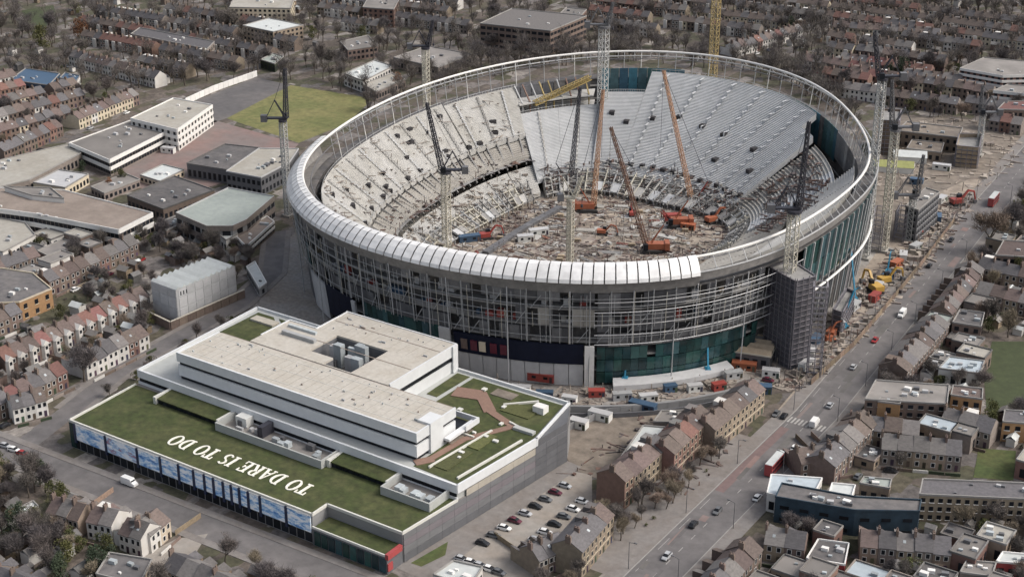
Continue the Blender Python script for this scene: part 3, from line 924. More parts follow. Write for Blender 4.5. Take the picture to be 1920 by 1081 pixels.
def on_mid():
    a = random.uniform(140, 236)
    t = random.uniform(0.36, 0.58)
    return BP(a, t, 11.8 + max(0, t - .4) * 28)
def on_upper():
    a, t = random.uniform(142, 236), random.random()
    return BP(a, 0.58 + 0.39 * t, 19.6 + 17 * t)
def on_south():
    a, t = random.uniform(58, 138), random.random()
    return BP(a, 0.02 + 0.22 * t * t, 1.6 + 8.6 * t * t)
def on_southwest():
    a, t = random.uniform(20, 62), random.random()
    return BP(a, 0.30 + 0.5 * t, 11 + 17 * t)
clutter('terrace_rubble', 'stacked formwork and tools littering the left lower terrace', 260, on_lower, 0.3, 1.0, 1.2, 'debris')
clutter('terrace_rubble', 'dark formwork littering the concourse of the left stand', 230, on_mid, 0.3, 1.0, 1.4, 'debris_dark')
clutter('terrace_rubble', 'small dark fixings dotted over the left upper terrace', 170, on_upper, 0.2, 0.5, 0.6, 'debris')
clutter('terrace_rubble', 'dark props and formwork at the foot of the far terrace', 380, on_south, 0.25, 0.8, 1.6, 'debris_dark')
clutter('terrace_rubble', 'pale props and formwork at the foot of the far terrace', 360, on_south, 0.25, 0.8, 1.6, 'concrete_pale')
clutter('terrace_rubble', 'stacked steel littering the right hand corner terrace', 260, on_southwest, 0.3, 1.1, 1.4, 'debris_dark')
def at_podium():
    a, s = random.uniform(-84, -20), random.uniform(1.03, 1.14)
    p = SP(a, s, 0)
    return (p[0], p[1], 1.2 if a < -36 else 0.03)
clutter('site_rubble', 'site material piled on the deck before the stadium front', 420, at_podium, 0.3, 1.4, 1.4, 'debris')
def at_west():
    y = random.uniform(-75, 150)
    x0 = 104 - 0.05 * y if y > -30 else 112
    return (random.uniform(x0, 121 - 0.08 * y if y > 0 else 121), y, 0.03)
clutter('site_rubble', 'heaps of site material between the stadium and the main road', 650, at_west, 0.3, 1.8, 2.0, 'debris')
clutter('site_rubble', 'dark heaps of site material beside the main road hoarding', 200, at_west, 0.3, 1.2, 1.5, 'debris_dark')
def at_far_site():
    u, v = random.random(), random.random()
    return (45 + 62 * u, 150 + 150 * v - 60 * u, 0.025)
clutter('site_rubble', 'heaps of spoil and material on the far part of the dirt site', 420, at_far_site, 0.4, 1.8, 1.6, 'debris')
def at_cleared():
    return (random.uniform(84, 122), random.uniform(-165, -118), 0.02)
clutter('site_rubble', 'scattered spoil on the cleared ground below the stadium deck', 130, at_cleared, 0.2, 0.9, 0.8, 'debris_dark')

# ------------------------------------------------------------------ the office and supermarket block in front
def keep(o, parent):
    """parent without moving: the mesh is written in world coordinates"""
    o.parent = parent
    o.matrix_parent_inverse = Matrix.Translation(-parent.location)
    return o
def wobj(name, m, material, parent):
    return keep(obj(name, m, material), parent)
def wbox(name, parent, material, x0, y0, z0, x1, y1, z1):
    o = cube(name, None, material, ((x0 + x1) / 2, (y0 + y1) / 2, (z0 + z1) / 2), (x1 - x0, y1 - y0, z1 - z0))
    return keep(o, parent)
mat('side_grey', (0.15, 0.152, 0.158), 0.15, 0.4, 0.6, stretch=(0.4, 0.4, 1.6))
mat('side_mauve', (0.165, 0.15, 0.162), 0.12, 0.4, 0.6, stretch=(0.4, 0.4, 1.6))
mat('side_beige', (0.36, 0.33, 0.28), 0.1, 0.4, 0.7)
OF = thing('office_building', 'long white office block with grass roof and blue picture screens', 'building', (10, -195, 0))
POD = [(-54, -238), (46, -238), (46, -231.5), (73, -231.5), (80.5, -158), (75, -147.5), (-57, -147.5)]
claim([(-56, -241), (75, -241), (82, -158), (76, -145), (-59, -145)])
wobj('podium_wall', MB().prism(POD, 0, 9.2, top=False), 'grey_clad', OF)
wobj('podium_slab', MB().prism(POD, 9.2, 9.35), 'flat_roof', OF)
lawn = wobj('roof_lawn', MB().prism([(-53.4, -237.4), (45.4, -237.4), (45.4, -230.9), (72.4, -230.9), (74.3, -209), (-55, -209)], 9.36, 9.5), 'roofgrass', OF)
for a, b in ((POD[0], POD[1]), (POD[1], POD[2]), (POD[2], POD[3]), (POD[3], (75.3, -209)), ((-55.2, -209), POD[0])):
    m = MB()
    d = (Vector(b) - Vector(a)).normalized() * 0.15
    m.bar((a[0] - d.x, a[1] - d.y, 9.55), (b[0] + d.x, b[1] + d.y, 9.55), 0.5, 0.9)
    wobj('roof_parapet', m, 'parapet', OF)
# picture screens along the street front
FINX = [-51.5, -37.6, -23.7, -13.8, -6.1, 0.1, 4.5, 8.2, 12.1, 15.3, 18.5, 22.0, 26.6, 36.5, 46.0]
def screen_mat(i):
    m = bpy.data.materials.new('screen_%d' % i)
    m.use_nodes = True
    n, l = m.node_tree.nodes, m.node_tree.links
    b = n['Principled BSDF']
    b.inputs['Roughness'].default_value = 0.35
    geo = n.new('ShaderNodeNewGeometry')
    mp = n.new('ShaderNodeMapping')
    mp.inputs['Scale'].default_value = (0.16, 1, 0.45)
    mp.inputs['Location'].default_value = (i * 7.3, i * 3.1, i * 1.7)
    nz = n.new('ShaderNodeTexNoise')
    nz.inputs['Scale'].default_value = 1.6
    nz.inputs['Detail'].default_value = 5
    nz.inputs['Roughness'].default_value = 0.7
    cr = n.new('ShaderNodeValToRGB')
    cr.color_ramp.elements[0].position = 0.30
    cr.color_ramp.elements[0].color = (0.04, 0.12, 0.36, 1)
    cr.color_ramp.elements[1].position = 0.56
    cr.color_ramp.elements[1].color = (0.92, 0.95, 0.98, 1)
    e = cr.color_ramp.elements.new(0.38)
    e.color = (0.10, 0.28, 0.62, 1) if i != 1 else (0.45, 0.22, 0.26, 1)
    e = cr.color_ramp.elements.new(0.46)
    e.color = (0.36, 0.58, 0.82, 1)
    l.new(geo.outputs['Position'], mp.inputs[0])
    l.new(mp.outputs[0], nz.inputs['Vector'])
    l.new(nz.outputs['Fac'], cr.inputs[0])
    l.new(cr.outputs[0], b.inputs['Base Color'])
    MATS[m.name] = m
    return m.name
for i in range(len(FINX) - 1):
    s = wobj('picture_screen', MB().box(FINX[i] + 0.45, -238.45, 3.7, FINX[i + 1] - 0.45, -238.1, 9.1), screen_mat(i), OF)
    wbox('screen_ledge', OF, 'white_trim', FINX[i] + 0.45, -238.6, 9.12, FINX[i + 1] - 0.45, -238.05, 9.3)
for x in FINX[:-1]:
    wbox('fin', OF, 'fin_navy', x - 0.42, -238.7, 2.6, x + 0.42, -238.05, 9.28)
x = -53.0
while x < 44:
    wbox('shop_window', OF, 'glass_dark', x, -238.12, 0.3, x + 2.6, -237.9, 3.2)
    x += 3.0
wbox('corner_glass', OF, 'teal_glass', -54.2, -238.3, 0.4, -52.0, -236, 9.0)
# low terrace in front of the notch, its lawn and shop windows, the red sign on the corner
wbox('terrace_wall', OF, 'grey_clad_dark', 46.3, -238.6, 0, 73.0, -231.7, 5.7)
wbox('terrace_lawn', OF, 'roofgrass', 46.8, -238.1, 5.7, 72.5, -231.8, 5.95)
wbox('terrace_edge', OF, 'parapet', 46.3, -238.75, 5.5, 73.1, -238.35, 6.2)
x = 47.0
while x < 71:
    wbox('shop_window', OF, 'teal_glass', x, -238.8, 0.4, x + 2.2, -238.62, 4.8)
    x += 2.6
wbox('red_sign', OF, 'signal_red', 72.6, -238.9, 4.9, 73.7, -232.5, 6.6)
wbox('red_sign', OF, 'signal_red', 73.05, -238.6, 1.0, 73.4, -236.5, 3.4)
# wall towards the car park: long horizontal bands, plain dark at the far end
EA, EB = Vector((73.1, -231.3)), Vector((80.6, -158.2))
for k in range(14):
    a = EA.lerp(EB, k / 14)
    b = EA.lerp(EB, (k + 0.985) / 14)
    hi = a.y > -210
    end = a.y > -174
    for z0, z1, mm in ((0.2, 2.6, 'grey_clad_dark'), (2.7, 5.0, 'side_grey'), (5.1, 7.2, 'side_mauve'), (7.3, 9.2, 'side_grey')) + (((9.3, 11.4, 'side_beige'),) if hi else ()):
        if end:
            mm = 'grey_clad_dark'
        wobj('side_panel', MB().bar((a.x + 0.1, a.y, (z0 + z1) / 2), (b.x + 0.1, b.y, (z0 + z1) / 2), 0.2, z1 - z0), mm, OF)
wobj('end_block', MB().prism([(77.4, -173), (79.2, -172.7), (80.5, -158.2), (75, -147.6), (73, -149)], 9.36, 13.7), 'grey_clad_dark', OF)
# second tier
wobj('tier_wall', MB().prism([(-55, -207), (75.0, -208.5), (78.6, -173), (74.4, -148), (-57, -147.9)], 9.36, 13.6), 'plant_wall', OF)
T2 = [(-55, -207), (75.0, -208.5), (78.6, -173), (74.4, -148), (-57, -147.9)]
for i in range(5):
    a, b = Vector(T2[i]), Vector(T2[(i + 1) % 5])
    d = (b - a).normalized()
    n = Vector((d.y, -d.x)) * 0.28
    a2, b2 = a + n - d * 0.4, b + n + d * 0.4
    wobj('tier_parapet', MB().bar((a2.x, a2.y, 13.15), (b2.x, b2.y, 13.15), 0.7, 2.7), 'panel_white', OF)
    L = (b - a).length
    k = int(L / 3.2)
    if i in (0, 4):
        for j in range(k):
            p, q = a + n * 0.5 + d * (L * (j + 0.03) / k), a + n * 0.5 + d * (L * (j + 0.97) / k)
            wobj('window', MB().bar((p.x, p.y, 10.95), (q.x, q.y, 10.95), 0.3, 1.2), 'glass_dark', OF)
    if i in (0, 4):
        wobj('tier_base', MB().bar((a2.x, a2.y, 9.85), (b2.x, b2.y, 9.85), 0.5, 0.9), 'panel_white', OF)
# grass canopies over glazed fronts, and walled plant yards, on the grass roof
for x0, x1 in ((-39.5, -13.0), (33.0, 54.0)):
    cl = wobj('canopy_lawn', MB().add([(x0, -214.5, 11.3), (x1, -214.8, 11.3), (x1, -207.6, 11.9), (x0, -207.4, 11.9), (x0, -214.5, 11.0), (x1, -214.8, 11.0)],
                                     [(0, 1, 2, 3), (4, 5, 1, 0)]), 'roofgrass', OF)
    x = x0
    while x < x1 - 1:
        wbox('window', OF, 'glass_dark', x + 0.1, -214.2, 9.5, x + 1.9, -213.9, 11.0)
        x += 2.1
    wbox('canopy_end', OF, 'parapet', x0 - 1.2, -215.0, 9.5, x0, -207.3, 11.9)
    wbox('canopy_end', OF, 'parapet', x1, -215.0, 9.5, x1 + 0.8, -207.6, 11.9)
def yard(x0, y0, x1, y1):
    wbox('yard_wall', OF, 'plant_wall', x0, y0, 9.5, x1, y0 + 0.5, 12.2)
    wbox('yard_wall', OF, 'plant_wall', x0, y0 + 0.5, 9.5, x0 + 0.5, y1, 12.2)
    wbox('yard_wall', OF, 'plant_wall', x1 - 0.5, y0 + 0.5, 9.5, x1, y1, 12.2)
    wbox('yard_floor', OF, 'flat_roof', x0 + 0.5, y0 + 0.5, 9.5, x1 - 0.5, y1, 10.0)
yard(-11.5, -217, 31.5, -207.6)
yard(55, -218.5, 72.6, -208.9)
for k in range(13):
    hx = random.uniform(-9, 28)
    hy = random.uniform(-215, -210)
    wbox('plant_unit', OF, random.choice(['hvac', 'steel_dark', 'cool_metal']), hx, hy, 10.02, hx + random.uniform(1, 3), hy + random.uniform(0.8, 2), 10.02 + random.uniform(0.8, 2.2))
wbox('flue', OF, 'crane_dark', 3.0, -213.5, 10, 5.0, -208, 13.6)
wbox('plant_unit', OF, 'cabin_white', -8, -211.5, 10.05, -3.5, -208.2, 13.2)
for k in range(5):
    hx = random.uniform(57, 69)
    wbox('plant_unit', OF, 'hvac', hx, -216, 10.05, hx + 2, -213.5, 11.2 + random.uniform(0, .8))
# main white wing
MX0, MX1, MY0, MY1, MZ = -40.0, 56.5, -203.0, -184.0, 23.0
wbox('wing_core', OF, 'grey_clad_dark', MX0 + 0.5, MY0 + 0.5, 13.6, MX1 - 0.5, MY1 - 0.2, 22.2)
wbox('wing_roof', OF, 'office_roof', MX0 + 0.3, MY0 + 0.3, 22.2, MX1 - 0.3, MY1, MZ - 0.12)
def band(z0, z1, off, name, material):
    x0, x1, y0, y1 = MX0 - off, MX1 + off, MY0 - off, MY1
    wobj(name, MB().box(x0, y0, z0, x1, y0 + 0.6, z1), material, OF)
    wobj(name, MB().box(x1 - 0.6, y0 + 0.62, z0, x1, y1, z1), material, OF)
    wobj(name, MB().box(x0, y0 + 0.62, z0, x0 + 0.6, y1, z1), material, OF)
band(20.0, 23.15, 0.55, 'white_band', 'panel_white')
band(14.9, 18.7, 0.3, 'white_band', 'panel_white')
for z0, z1 in ((18.75, 19.95), (13.7, 14.85)):
    x = MX0
    while x < MX1 - 2:
        wbox('window', OF, 'glass_dark', x + 0.04, MY0 + 0.2, z0, x + 2.96, MY0 + 0.48, z1)
        x += 3.0
    y = MY0 + 1
    while y < MY1 - 2:
        wbox('window', OF, 'glass_dark', MX1 - 0.48, y, z0, MX1 - 0.2, y + 2.9, z1)
        wbox('window', OF, 'glass_dark', MX0 + 0.2, y, z0, MX0 + 0.48, y + 2.9, z1)
        y += 3.0
wbox('roof_gutter', OF, 'roof_brown', MX0 + 0.5, MY1 + 0.02, 22.2, MX1 - 0.4, MY1 + 0.6, 22.7)
for y in (-200.5, -193.5, -187):
    wbox('roof_seam', OF, 'parapet', MX0 + 0.6, y, MZ - 0.11, MX1 - 0.6, y + 0.18, MZ - 0.04)
for k in range(31):
    x = MX0 + 2 + k * 3.05
    wbox('roof_seam', OF, 'flat_roof_beige', x, MY0 + 0.9, MZ - 0.115, x + 0.12, MY1 - 0.5, MZ - 0.075)
for k in range(44):
    x, y = random.uniform(MX0 + 2, MX1 - 3), random.uniform(MY0 + 2, MY1 - 1.5)
    r_ = random.uniform(.2, .5)
    wbox('roof_vent', OF, random.choice(['cool_metal', 'steel', 'hvac', 'roof_brown']), x, y, MZ - 0.12, x + r_ * random.choice((1, 1, 3)), y + r_, MZ + random.uniform(.15, .6))
wbox('stair_tower', OF, 'panel_white', 52.6, -197.2, 13.6, 57.4, -191.0, 23.6)
# rear block with a sunken plant court
RX0, RX1, RY0, RY1, RZ = -27.0, 30.5, -183.4, -147.9, 23.0
for q in ((RX0, RY0, RX1, -183.0), (RX0, -178, -6, -164), (15.5, -183, RX1, RY1), (-15, -164, 15.5, RY1), (RX0, -183, 4, -178)):
    wbox('rear_wing', OF, 'grey_clad_dark', q[0], q[1], 13.6, q[2], q[3], 22.2)
    wbox('wing_roof', OF, 'office_roof', q[0], q[1], 22.22, q[2], q[3], RZ - 0.06)
wbox('court_floor', OF, 'flat_roof_dark', -6, -178, 15.0, 15.5, -164, 15.4)
wbox('white_band', OF, 'panel_white', RX1 + 0.05, RY0 + 0.5, 19.4, RX1 + 0.6, RY1, 23.2)
wbox('white_band', OF, 'panel_white', RX1 + 0.05, RY0 + 0.5, 13.7, RX1 + 0.45, RY1, 17.6)
wbox('white_band', OF, 'panel_white', -15.6, RY1 + 0.05, 13.7, RX1 + 0.6, RY1 + 0.5, 23.2)
wbox('end_fin', OF, 'panel_white', RX1 + 0.65, -150.5, 13.7, RX1 + 1.2, RY1, 23.25)
for q in ((-27.3, -178, -26.8, -163.8), (-15.3, -164, -14.8, RY1), (-27, -163.95, -15.3, -163.5)):
    wbox('white_band', OF, 'panel_white', q[0], q[1], 20.2, q[2], q[3], 23.2)
y = RY0 + 1
while y < RY1 - 3:
    wbox('window', OF, 'glass_dark', RX1, y, 17.7, RX1 + 0.2, y + 2.9, 19.3)
    y += 3.0
for k in range(26):
    x, y = random.uniform(-13, 28), random.choice((random.uniform(-162, -149.5), random.uniform(-162, -149.5)))
    r_ = random.uniform(.2, .5)
    wbox('roof_vent', OF, random.choice(['cool_metal', 'steel', 'hvac', 'roof_brown']), x, y, RZ - 0.06, x + r_ * random.choice((1, 1, 4)), y + r_, RZ + random.uniform(.1, .5))
for k in range(11):
    x = -13 + k * 3.9
    wbox('roof_seam', OF, 'flat_roof_beige', x, -163.5, RZ - 0.05, x + .12, RY1 - .6, RZ - .02)
for y in (-171, -155.5):
    wbox('roof_seam', OF, 'roof_brown', -14, y, RZ - 0.05, 30, y + 0.35, RZ + 0.02)
for k in range(14):
    hx, hy = random.uniform(-5, 12.5), random.uniform(-177, -166.5)
    wbox('plant_unit', OF, random.choice(['hvac', 'cool_metal', 'steel_dark', 'hvac']), hx, hy, 15.4, hx + random.uniform(1.5, 4), hy + random.uniform(1, 3), random.uniform(18, 24.2))
wbox('plant_unit', OF, 'steel', -22, -173.5, 22.96, -8, -172, 24.2)
wbox('plant_unit', OF, 'hvac', -24, -168, 22.96, -12, -167, 23.8)
# roof terraces on the second tier
wobj('terrace_lawn', MB().prism([(-54.5, -181), (-54.8, -150), (-47.5, -150), (-40, -156), (-37, -170), (-37.5, -178)], 13.6, 13.75), 'roofgrass', OF)
wobj('terrace_lawn', MB().prism([(-45, -150), (-33, -150), (-33, -152.5), (-38, -155)], 13.6, 13.75), 'roofgrass', OF)
wbox('planter_box', OF, 'planter', -52.5, -156.8, 13.76, -42, -153.2, 14.5)
wobj('terrace_path', MB().bar((-38, -154, 13.85), (-35, -178, 13.85), 1.2, 0.3), 'planter', OF)
wbox('roof_store', OF, 'plant_wall', -34, -170, 13.6, -29.5, -158, 15.4)
wbox('store_top', OF, 'cool_metal', -33.7, -169.7, 15.4, -29.8, -158.3, 15.6)
wobj('terrace_lawn', MB().prism([(33, -167), (32.5, -149.5), (37.5, -149.5), (37, -167)], 13.6, 13.75), 'roofgrass', OF)
wobj('terrace_lawn', MB().prism([(57.5, -206), (74.2, -207), (77.6, -173.2), (73.6, -149.5), (39, -149.5), (38.5, -182), (57.5, -183)], 13.6, 13.72), 'roofgrass', OF)
zp = 13.80
for pth, wd in (([(56.8, -204.5), (60.0, -199.5)], 3.4), ([(59.2, -201), (60.6, -184)], 2.2), ([(60.4, -185), (68, -170.5)], 2.4), ([(68.6, -170), (55, -165)], 2.6), ([(57, -166), (47, -157)], 4.0), ([(48, -158.5), (39.5, -161)], 6.5)):
    zp += 0.012
    wobj('brick_path', MB().bar((*pth[0], zp), (*pth[1], zp), wd, 0.2), 'brickpath', OF)
for a, b in (((62, -204.5), (64.6, -176)), ((72.6, -205), (75.6, -176)), ((57.6, -182.5), (62.5, -182.5)), ((66, -168.5), (74, -170.5)), ((58, -160), (66, -152))):
    wobj('terrace_kerb', MB().bar((*a, 14.0), (*b, 14.0), .6, .7), 'parapet', OF)
wbox('terrace_step', OF, 'plant_wall', 69.2, -171.5, 13.72, 76.4, -169.6, 14.6)
wbox('terrace_step', OF, 'plant_wall', 38.6, -183, 13.72, 47, -181.4, 15.0)
for q in ((62.5, -203, 67.5, -190), (63.5, -188, 68, -178), (59, -163.5, 69.5, -157)):
    wbox('planting_bed', OF, 'leaf_olive', q[0], q[1], 13.74, q[2], q[3], 14.0)
for q in ((57.6, -189.5, 59.4, -178.5), (50, -156, 58, -151.5)):
    wbox('planting_bed', OF, 'mud', q[0], q[1], 13.74, q[2], q[3], 13.95)
for k in range(9):
    bx, by = random.uniform(44, 70), random.uniform(-200, -153)
    if bx < 57 and by < -183:
        bx += 14
    wbox('planter_box', OF, random.choice(['planter', 'cabin_white', 'parapet']), bx, by, 13.78, bx + random.uniform(.8, 1.8), by + random.uniform(.8, 1.8), 14.3)
for q in ((45, -193, 45.5, -176), (58.5, -193, 59, -176)):
    wbox('pergola_beam', OF, 'panel_white', q[0] + 1, q[1] + 10, 15.4, q[2] + 1, q[3], 17.2)
wbox('pergola_beam', OF, 'panel_white', 46.5, -176.6, 15.4, 59.6, -176.1, 17.2)
wbox('pergola_beam', OF, 'panel_white', 57.6, -191, 15.4, 59.6, -176.7, 16.2)
wbox('pergola_glass', OF, 'glass_dark', 47.2, -182, 13.8, 57.4, -177, 15.2)
wbox('roof_store', OF, 'white_trim', 68.0, -158.6, 13.75, 72.0, -155.6, 16.0)
# the white words laid on the grass, read from the far side of the building
def glyph(ch):
    def ell(cx, cy, rx, ry, tx, ty, a0=0, a1=360, n=22):
        o = [(cx + rx * math.cos(R(a0 + (a1 - a0) * i / n)), cy + ry * math.sin(R(a0 + (a1 - a0) * i / n))) for i in range(n + 1)]
        q = [(cx + (rx - tx) * math.cos(R(a0 + (a1 - a0) * i / n)), cy + (ry - ty) * math.sin(R(a0 + (a1 - a0) * i / n))) for i in range(n + 1)]
        return [[o[i], o[i + 1], q[i + 1], q[i]] for i in range(n)]
    b = lambda x0, y0, x1, y1: [(x0, y0), (x1, y0), (x1, y1), (x0, y1)]
    if ch == 'T':
        return 0.78, [b(0, .9, .78, 1), b(.29, 0, .49, .9), b(.17, 0, .61, .09), b(0, .72, .08, .9), b(.70, .72, .78, .9)]
    if ch == 'O':
        return 0.9, ell(.45, .5, .45, .52, .19, .09)
    if ch == 'D':
        return 0.86, [b(.08, .0, .27, 1), b(0, 0, .4, .08), b(0, .92, .4, 1)] + ell(.3, .5, .54, .5, .19, .09, -90, 90, 14)
    if ch == 'A':
        return 0.9, [[(.05, 0), (.15, 0), (.47, 1), (.40, 1)], [(.62, 0), (.83, 0), (.53, 1), (.40, 1)], b(.24, .3, .66, .4), b(0, 0, .26, .08), b(.54, 0, .9, .08)]
    if ch == 'R':
        return 0.86, [b(.08, 0, .27, 1), b(0, 0, .38, .08), b(0, .92, .4, 1), [(.34, .5), (.54, .5), (.84, .04), (.62, .04)], b(.62, 0, .88, .08)] + ell(.36, .74, .36, .26, .17, .08, -90, 90, 10) + [b(.2, .48, .38, .56)]
    if ch == 'E':
        return 0.74, [b(.08, 0, .27, 1), b(0, 0, .7, .09), b(0, .91, .68, 1), b(.2, .46, .54, .55), b(.62, .0, .7, .26), b(.6, .74, .68, 1), b(.48, .38, .55, .63)]
    if ch == 'I':
        return 0.42, [b(.11, 0, .31, 1), b(0, 0, .42, .08), b(0, .92, .42, 1)]
    if ch == 'S':
        return 0.66, ell(.33, .75, .30, .25, .15, .1, 30, 270, 12) + ell(.33, .26, .32, .27, .16, .1, -160, 90, 13)
    return 0.42, []
LH, LW = 6.0, 4.55
x = 0.0
words_w = sum(glyph(c)[0] + 0.10 for c in 'TO DARE IS TO DO')
LW = 56.0 / words_w
for ch in 'TO DARE IS TO DO':
    w, polys = glyph(ch)
    if polys:
        m = MB()
        for k, p in enumerate(polys):
            m.prism([(36.8 - (x + px) * LW, -225.6 - py * LH) for px, py in p], 9.5, 9.68 + 0.003 * (k % 5))
        wobj('letter', m, 'letter', OF)
    x += w + 0.10

# ------------------------------------------------------------------ cranes
def tower_crane(label, base, top, tip, mast_m, jib_m, w=2.4, tail=9.0, cone=True):
    T = thing('tower_crane', label, 'crane', base, 0, 'tower cranes over the building site')
    H = top - base[2]
    bx = Vector(base)
    rel = Vector(tip) - bx
    az = math.atan2(rel.y, rel.x)
    d = Vector((math.cos(az), math.sin(az), 0))
    obj('base_block', MB().box(-w, -w, 0, w, w, 1.0), 'concrete', T)
    obj('mast', MB().lattice((0, 0, 1.0), (0, 0, H), w, w, w * 0.85, 0.36, 0.22), mast_m, T)
    obj('slewing_ring', MB().prism([(w * .85 * math.cos(R(a)), w * .85 * math.sin(R(a))) for a in range(0, 360, 30)], H, H + 1.0), jib_m, T)
    j0 = d * 1.5 + Vector((0, 0, H + 1.8))
    obj('jib', MB().lattice(j0, rel, 1.7, 0.8, 1.9, 0.28, 0.18), jib_m, T)
    obj('counter_jib', MB().bar(-d * tail + Vector((0, 0, H + 1.6)), d * 2.2 + Vector((0, 0, H + 1.6)), 2.0, 0.7), jib_m, T)
    c = -d * (tail - 1) + Vector((0, 0, H + 0.4))
    obj('counterweight', MB().rbox(c.x, c.y, c.z - 0.4, c.z + 2.6, 1.3, 1.2, az), 'steel_dark', T)
    ap = -d * 3.0 + Vector((0, 0, H + 9.5))
    m = MB()
    sd = Vector((-d.y, d.x, 0)) * 0.9
    for s in (-1, 1):
        m.bar(sd * s + d * 1.2 + Vector((0, 0, H + 1.8)), ap + sd * s * .5, 0.35)
        m.bar(sd * s - d * (tail - 2) + Vector((0, 0, H + 1.8)), ap + sd * s * .5, 0.3)
    m.bar(ap - sd * .6, ap + sd * .6, 0.4)
    obj('support_frame', m, jib_m, T)
    obj('pendant_rope', MB().bar(ap, rel * 1.0, 0.12), 'crane_dark', T)
    cb = sd * 1.9 + d * 0.8
    obj('operator_cab', MB().rbox(cb.x, cb.y, H + 1.0, H + 3.2, 1.0, 0.8, az), 'glass_dark', T)
    ln = min(12.0, rel.z * 0.3)
    obj('hoist_rope', MB().bar(rel, rel - Vector((0, 0, ln)), 0.1), 'crane_dark', T)
    obj('hook_block', MB().box(rel.x - .35, rel.y - .35, rel.z - ln - 1.2, rel.x + .35, rel.y + .35, rel.z - ln), 'crane_dark', T)
    return T
tower_crane('pale mast crane with black raised jib at left end of stadium', (-136.1, -43.34, 0), 43.22, (-134.25, -42.09, 66.7), 'crane_grey', 'crane_dark', 2.2)
tower_crane('cream mast crane with black machinery inside the left stand', (-54.86, -36.4, -0), 33.51, (-60.7, -40.35, 63.46), 'crane_beige', 'crane_dark', 2.6)
tower_crane('cream mast crane with dark raised jib behind the scaffold block', (105.29, -53.4, 0), 55.3, (107.47, -51.93, 87.45), 'crane_beige', 'crane_dark', 3.2)
tower_crane('tall pale mast crane just right of the stadium with dark top', (93.14, 52.07, 0), 75.32, (89.15, 49.38, 94.43), 'crane_grey', 'crane_dark', 2.6)
tower_crane('cream mast crane standing on the dirt near the main road', (96.22, 64.07, 0), 52.04, (93.46, 62.21, 73.02), 'crane_beige', 'steel_dark', 2.8)
tower_crane('short grey mast crane beside the slim grey tower block', (101.1, 80.46, 0), 19.14, (102.98, 81.73, 38.29), 'crane_grey', 'steel_dark', 2.2)
tower_crane('small pale mast crane at far end of the dirt site', (87.87, 208.7, 0), 20.62, (86.27, 207.62, 35.53), 'crane_grey', 'steel_dark', 2.2)
tower_crane('tall yellow mast crane behind the far grey terrace', (-45.35, 182.31, 0), 75.76, (-39.39, 186.33, 89.08), 'crane_yellow', 'crane_yellow', 3.4)
tower_crane('cream mast crane behind the left part of the rim', (-165.2, 96.98, 0), 40.67, (-161.75, 99.31, 55.51), 'crane_beige', 'crane_dark', 2.6)
tower_crane('wide grey mast crane crossing the far rim near its top', (-65.22, 105.43, 0), 63.64, (-61.87, 107.69, 75.86), 'crane_grey', 'steel_dark', 3.6)
tower_crane('thin cream mast crane in the middle of the dirt pitch', (-1.15, -25.97, 0), 29.53, (2.54, -23.48, 39.79), 'crane_beige', 'crane_beige', 2.0, 5.0)

def crawler(label, base, tip, boom_m, body_m, rz=0.6):
    T = thing('crawler_crane', label, 'crane', base, 0, 'crawler cranes on the pitch')
    rel = Vector(tip) - Vector(base)
    az = math.atan2(rel.y, rel.x)
    d = Vector((math.cos(az), math.sin(az), 0))
    sd = Vector((-d.y, d.x, 0))
    for s in (-1, 1):
        c = sd * (2.6 * s)
        m = MB()
        pts = [(-4.2, .5), (-3.6, 0.02), (3.6, 0.02), (4.2, .5), (4.2, 1.0), (3.6, 1.5), (-3.6, 1.5), (-4.2, 1.0)]
        vs = [c + d * p + sd * q + Vector((0, 0, z)) for q in (-.6, .6) for p, z in pts]
        n = len(pts)
        m.add(vs, [tuple(range(n)), tuple(reversed(range(n, 2 * n)))] + [(i, n + i, n + (i + 1) % n, (i + 1) % n) for i in range(n)])
        obj('crawler_track', m, 'rubber', T)
    obj('car_body', MB().rbox(0, 0, 0.6, 1.7, 2.4, 2.0, az), 'steel_dark', T)
    c = -d * 1.6
    obj('machine_house', MB().rbox(c.x, c.y, 1.7, 4.2, 4.2, 1.9, az), body_m, T)
    c = -d * 6.2
    obj('counterweight', MB().rbox(c.x, c.y, 1.6, 4.6, 1.0, 2.6, az), body_m, T)
    c = d * 2.8 + sd * 2.2
    obj('operator_cab', MB().rbox(c.x, c.y, 1.8, 4.3, 1.0, 0.8, az), 'glass_dark', T)
    f = d * 2.2 + Vector((0, 0, 2.6))
    obj('boom', MB().lattice(f, rel, 1.7, 0.9, 2.4, 0.24, 0.14), boom_m, T)
    ap = -d * 4.5 + Vector((0, 0, 12))
    obj('back_mast', MB().bar(d * 0.5 + sd * 1 + Vector((0, 0, 4)), ap, .35).bar(d * .5 - sd + Vector((0, 0, 4)), ap, .35), body_m, T)
    obj('pendant_rope', MB().bar(ap, rel, 0.14), 'crane_dark', T)
    obj('hoist_rope', MB().bar(rel, (rel.x, rel.y, rel.z * .45), 0.1), 'crane_dark', T)
crawler('crawler crane with pale orange boom pointing almost straight up', (-29.91, 35.58, 0), (-25.49, 38.56, 55.66), 'orange_pale', 'orange_steel')
crawler('red crawler crane with long tan boom leaning left across the far terrace', (7.36, 67.29, 0), (-6.9, 57.67, 62.63), 'orange_pale', 'red_steel')
crawler('orange crawler crane with dark brown boom near the front rim', (17.02, 9.22, 0), (1.76, -1.08, 53.97), 'crane_brown', 'orange_steel')
crawler('dark crawler crane with black boom in front of the corner terrace', (-54.86, 56.14, 0), (-49.83, 59.53, 47.77), 'crane_dark', 'crane_dark')
crawler('orange crawler crane with short boom right of the pitch centre', (11.6, 40.52, 0), (6.02, 36.75, 7.37), 'red_steel', 'orange_steel')

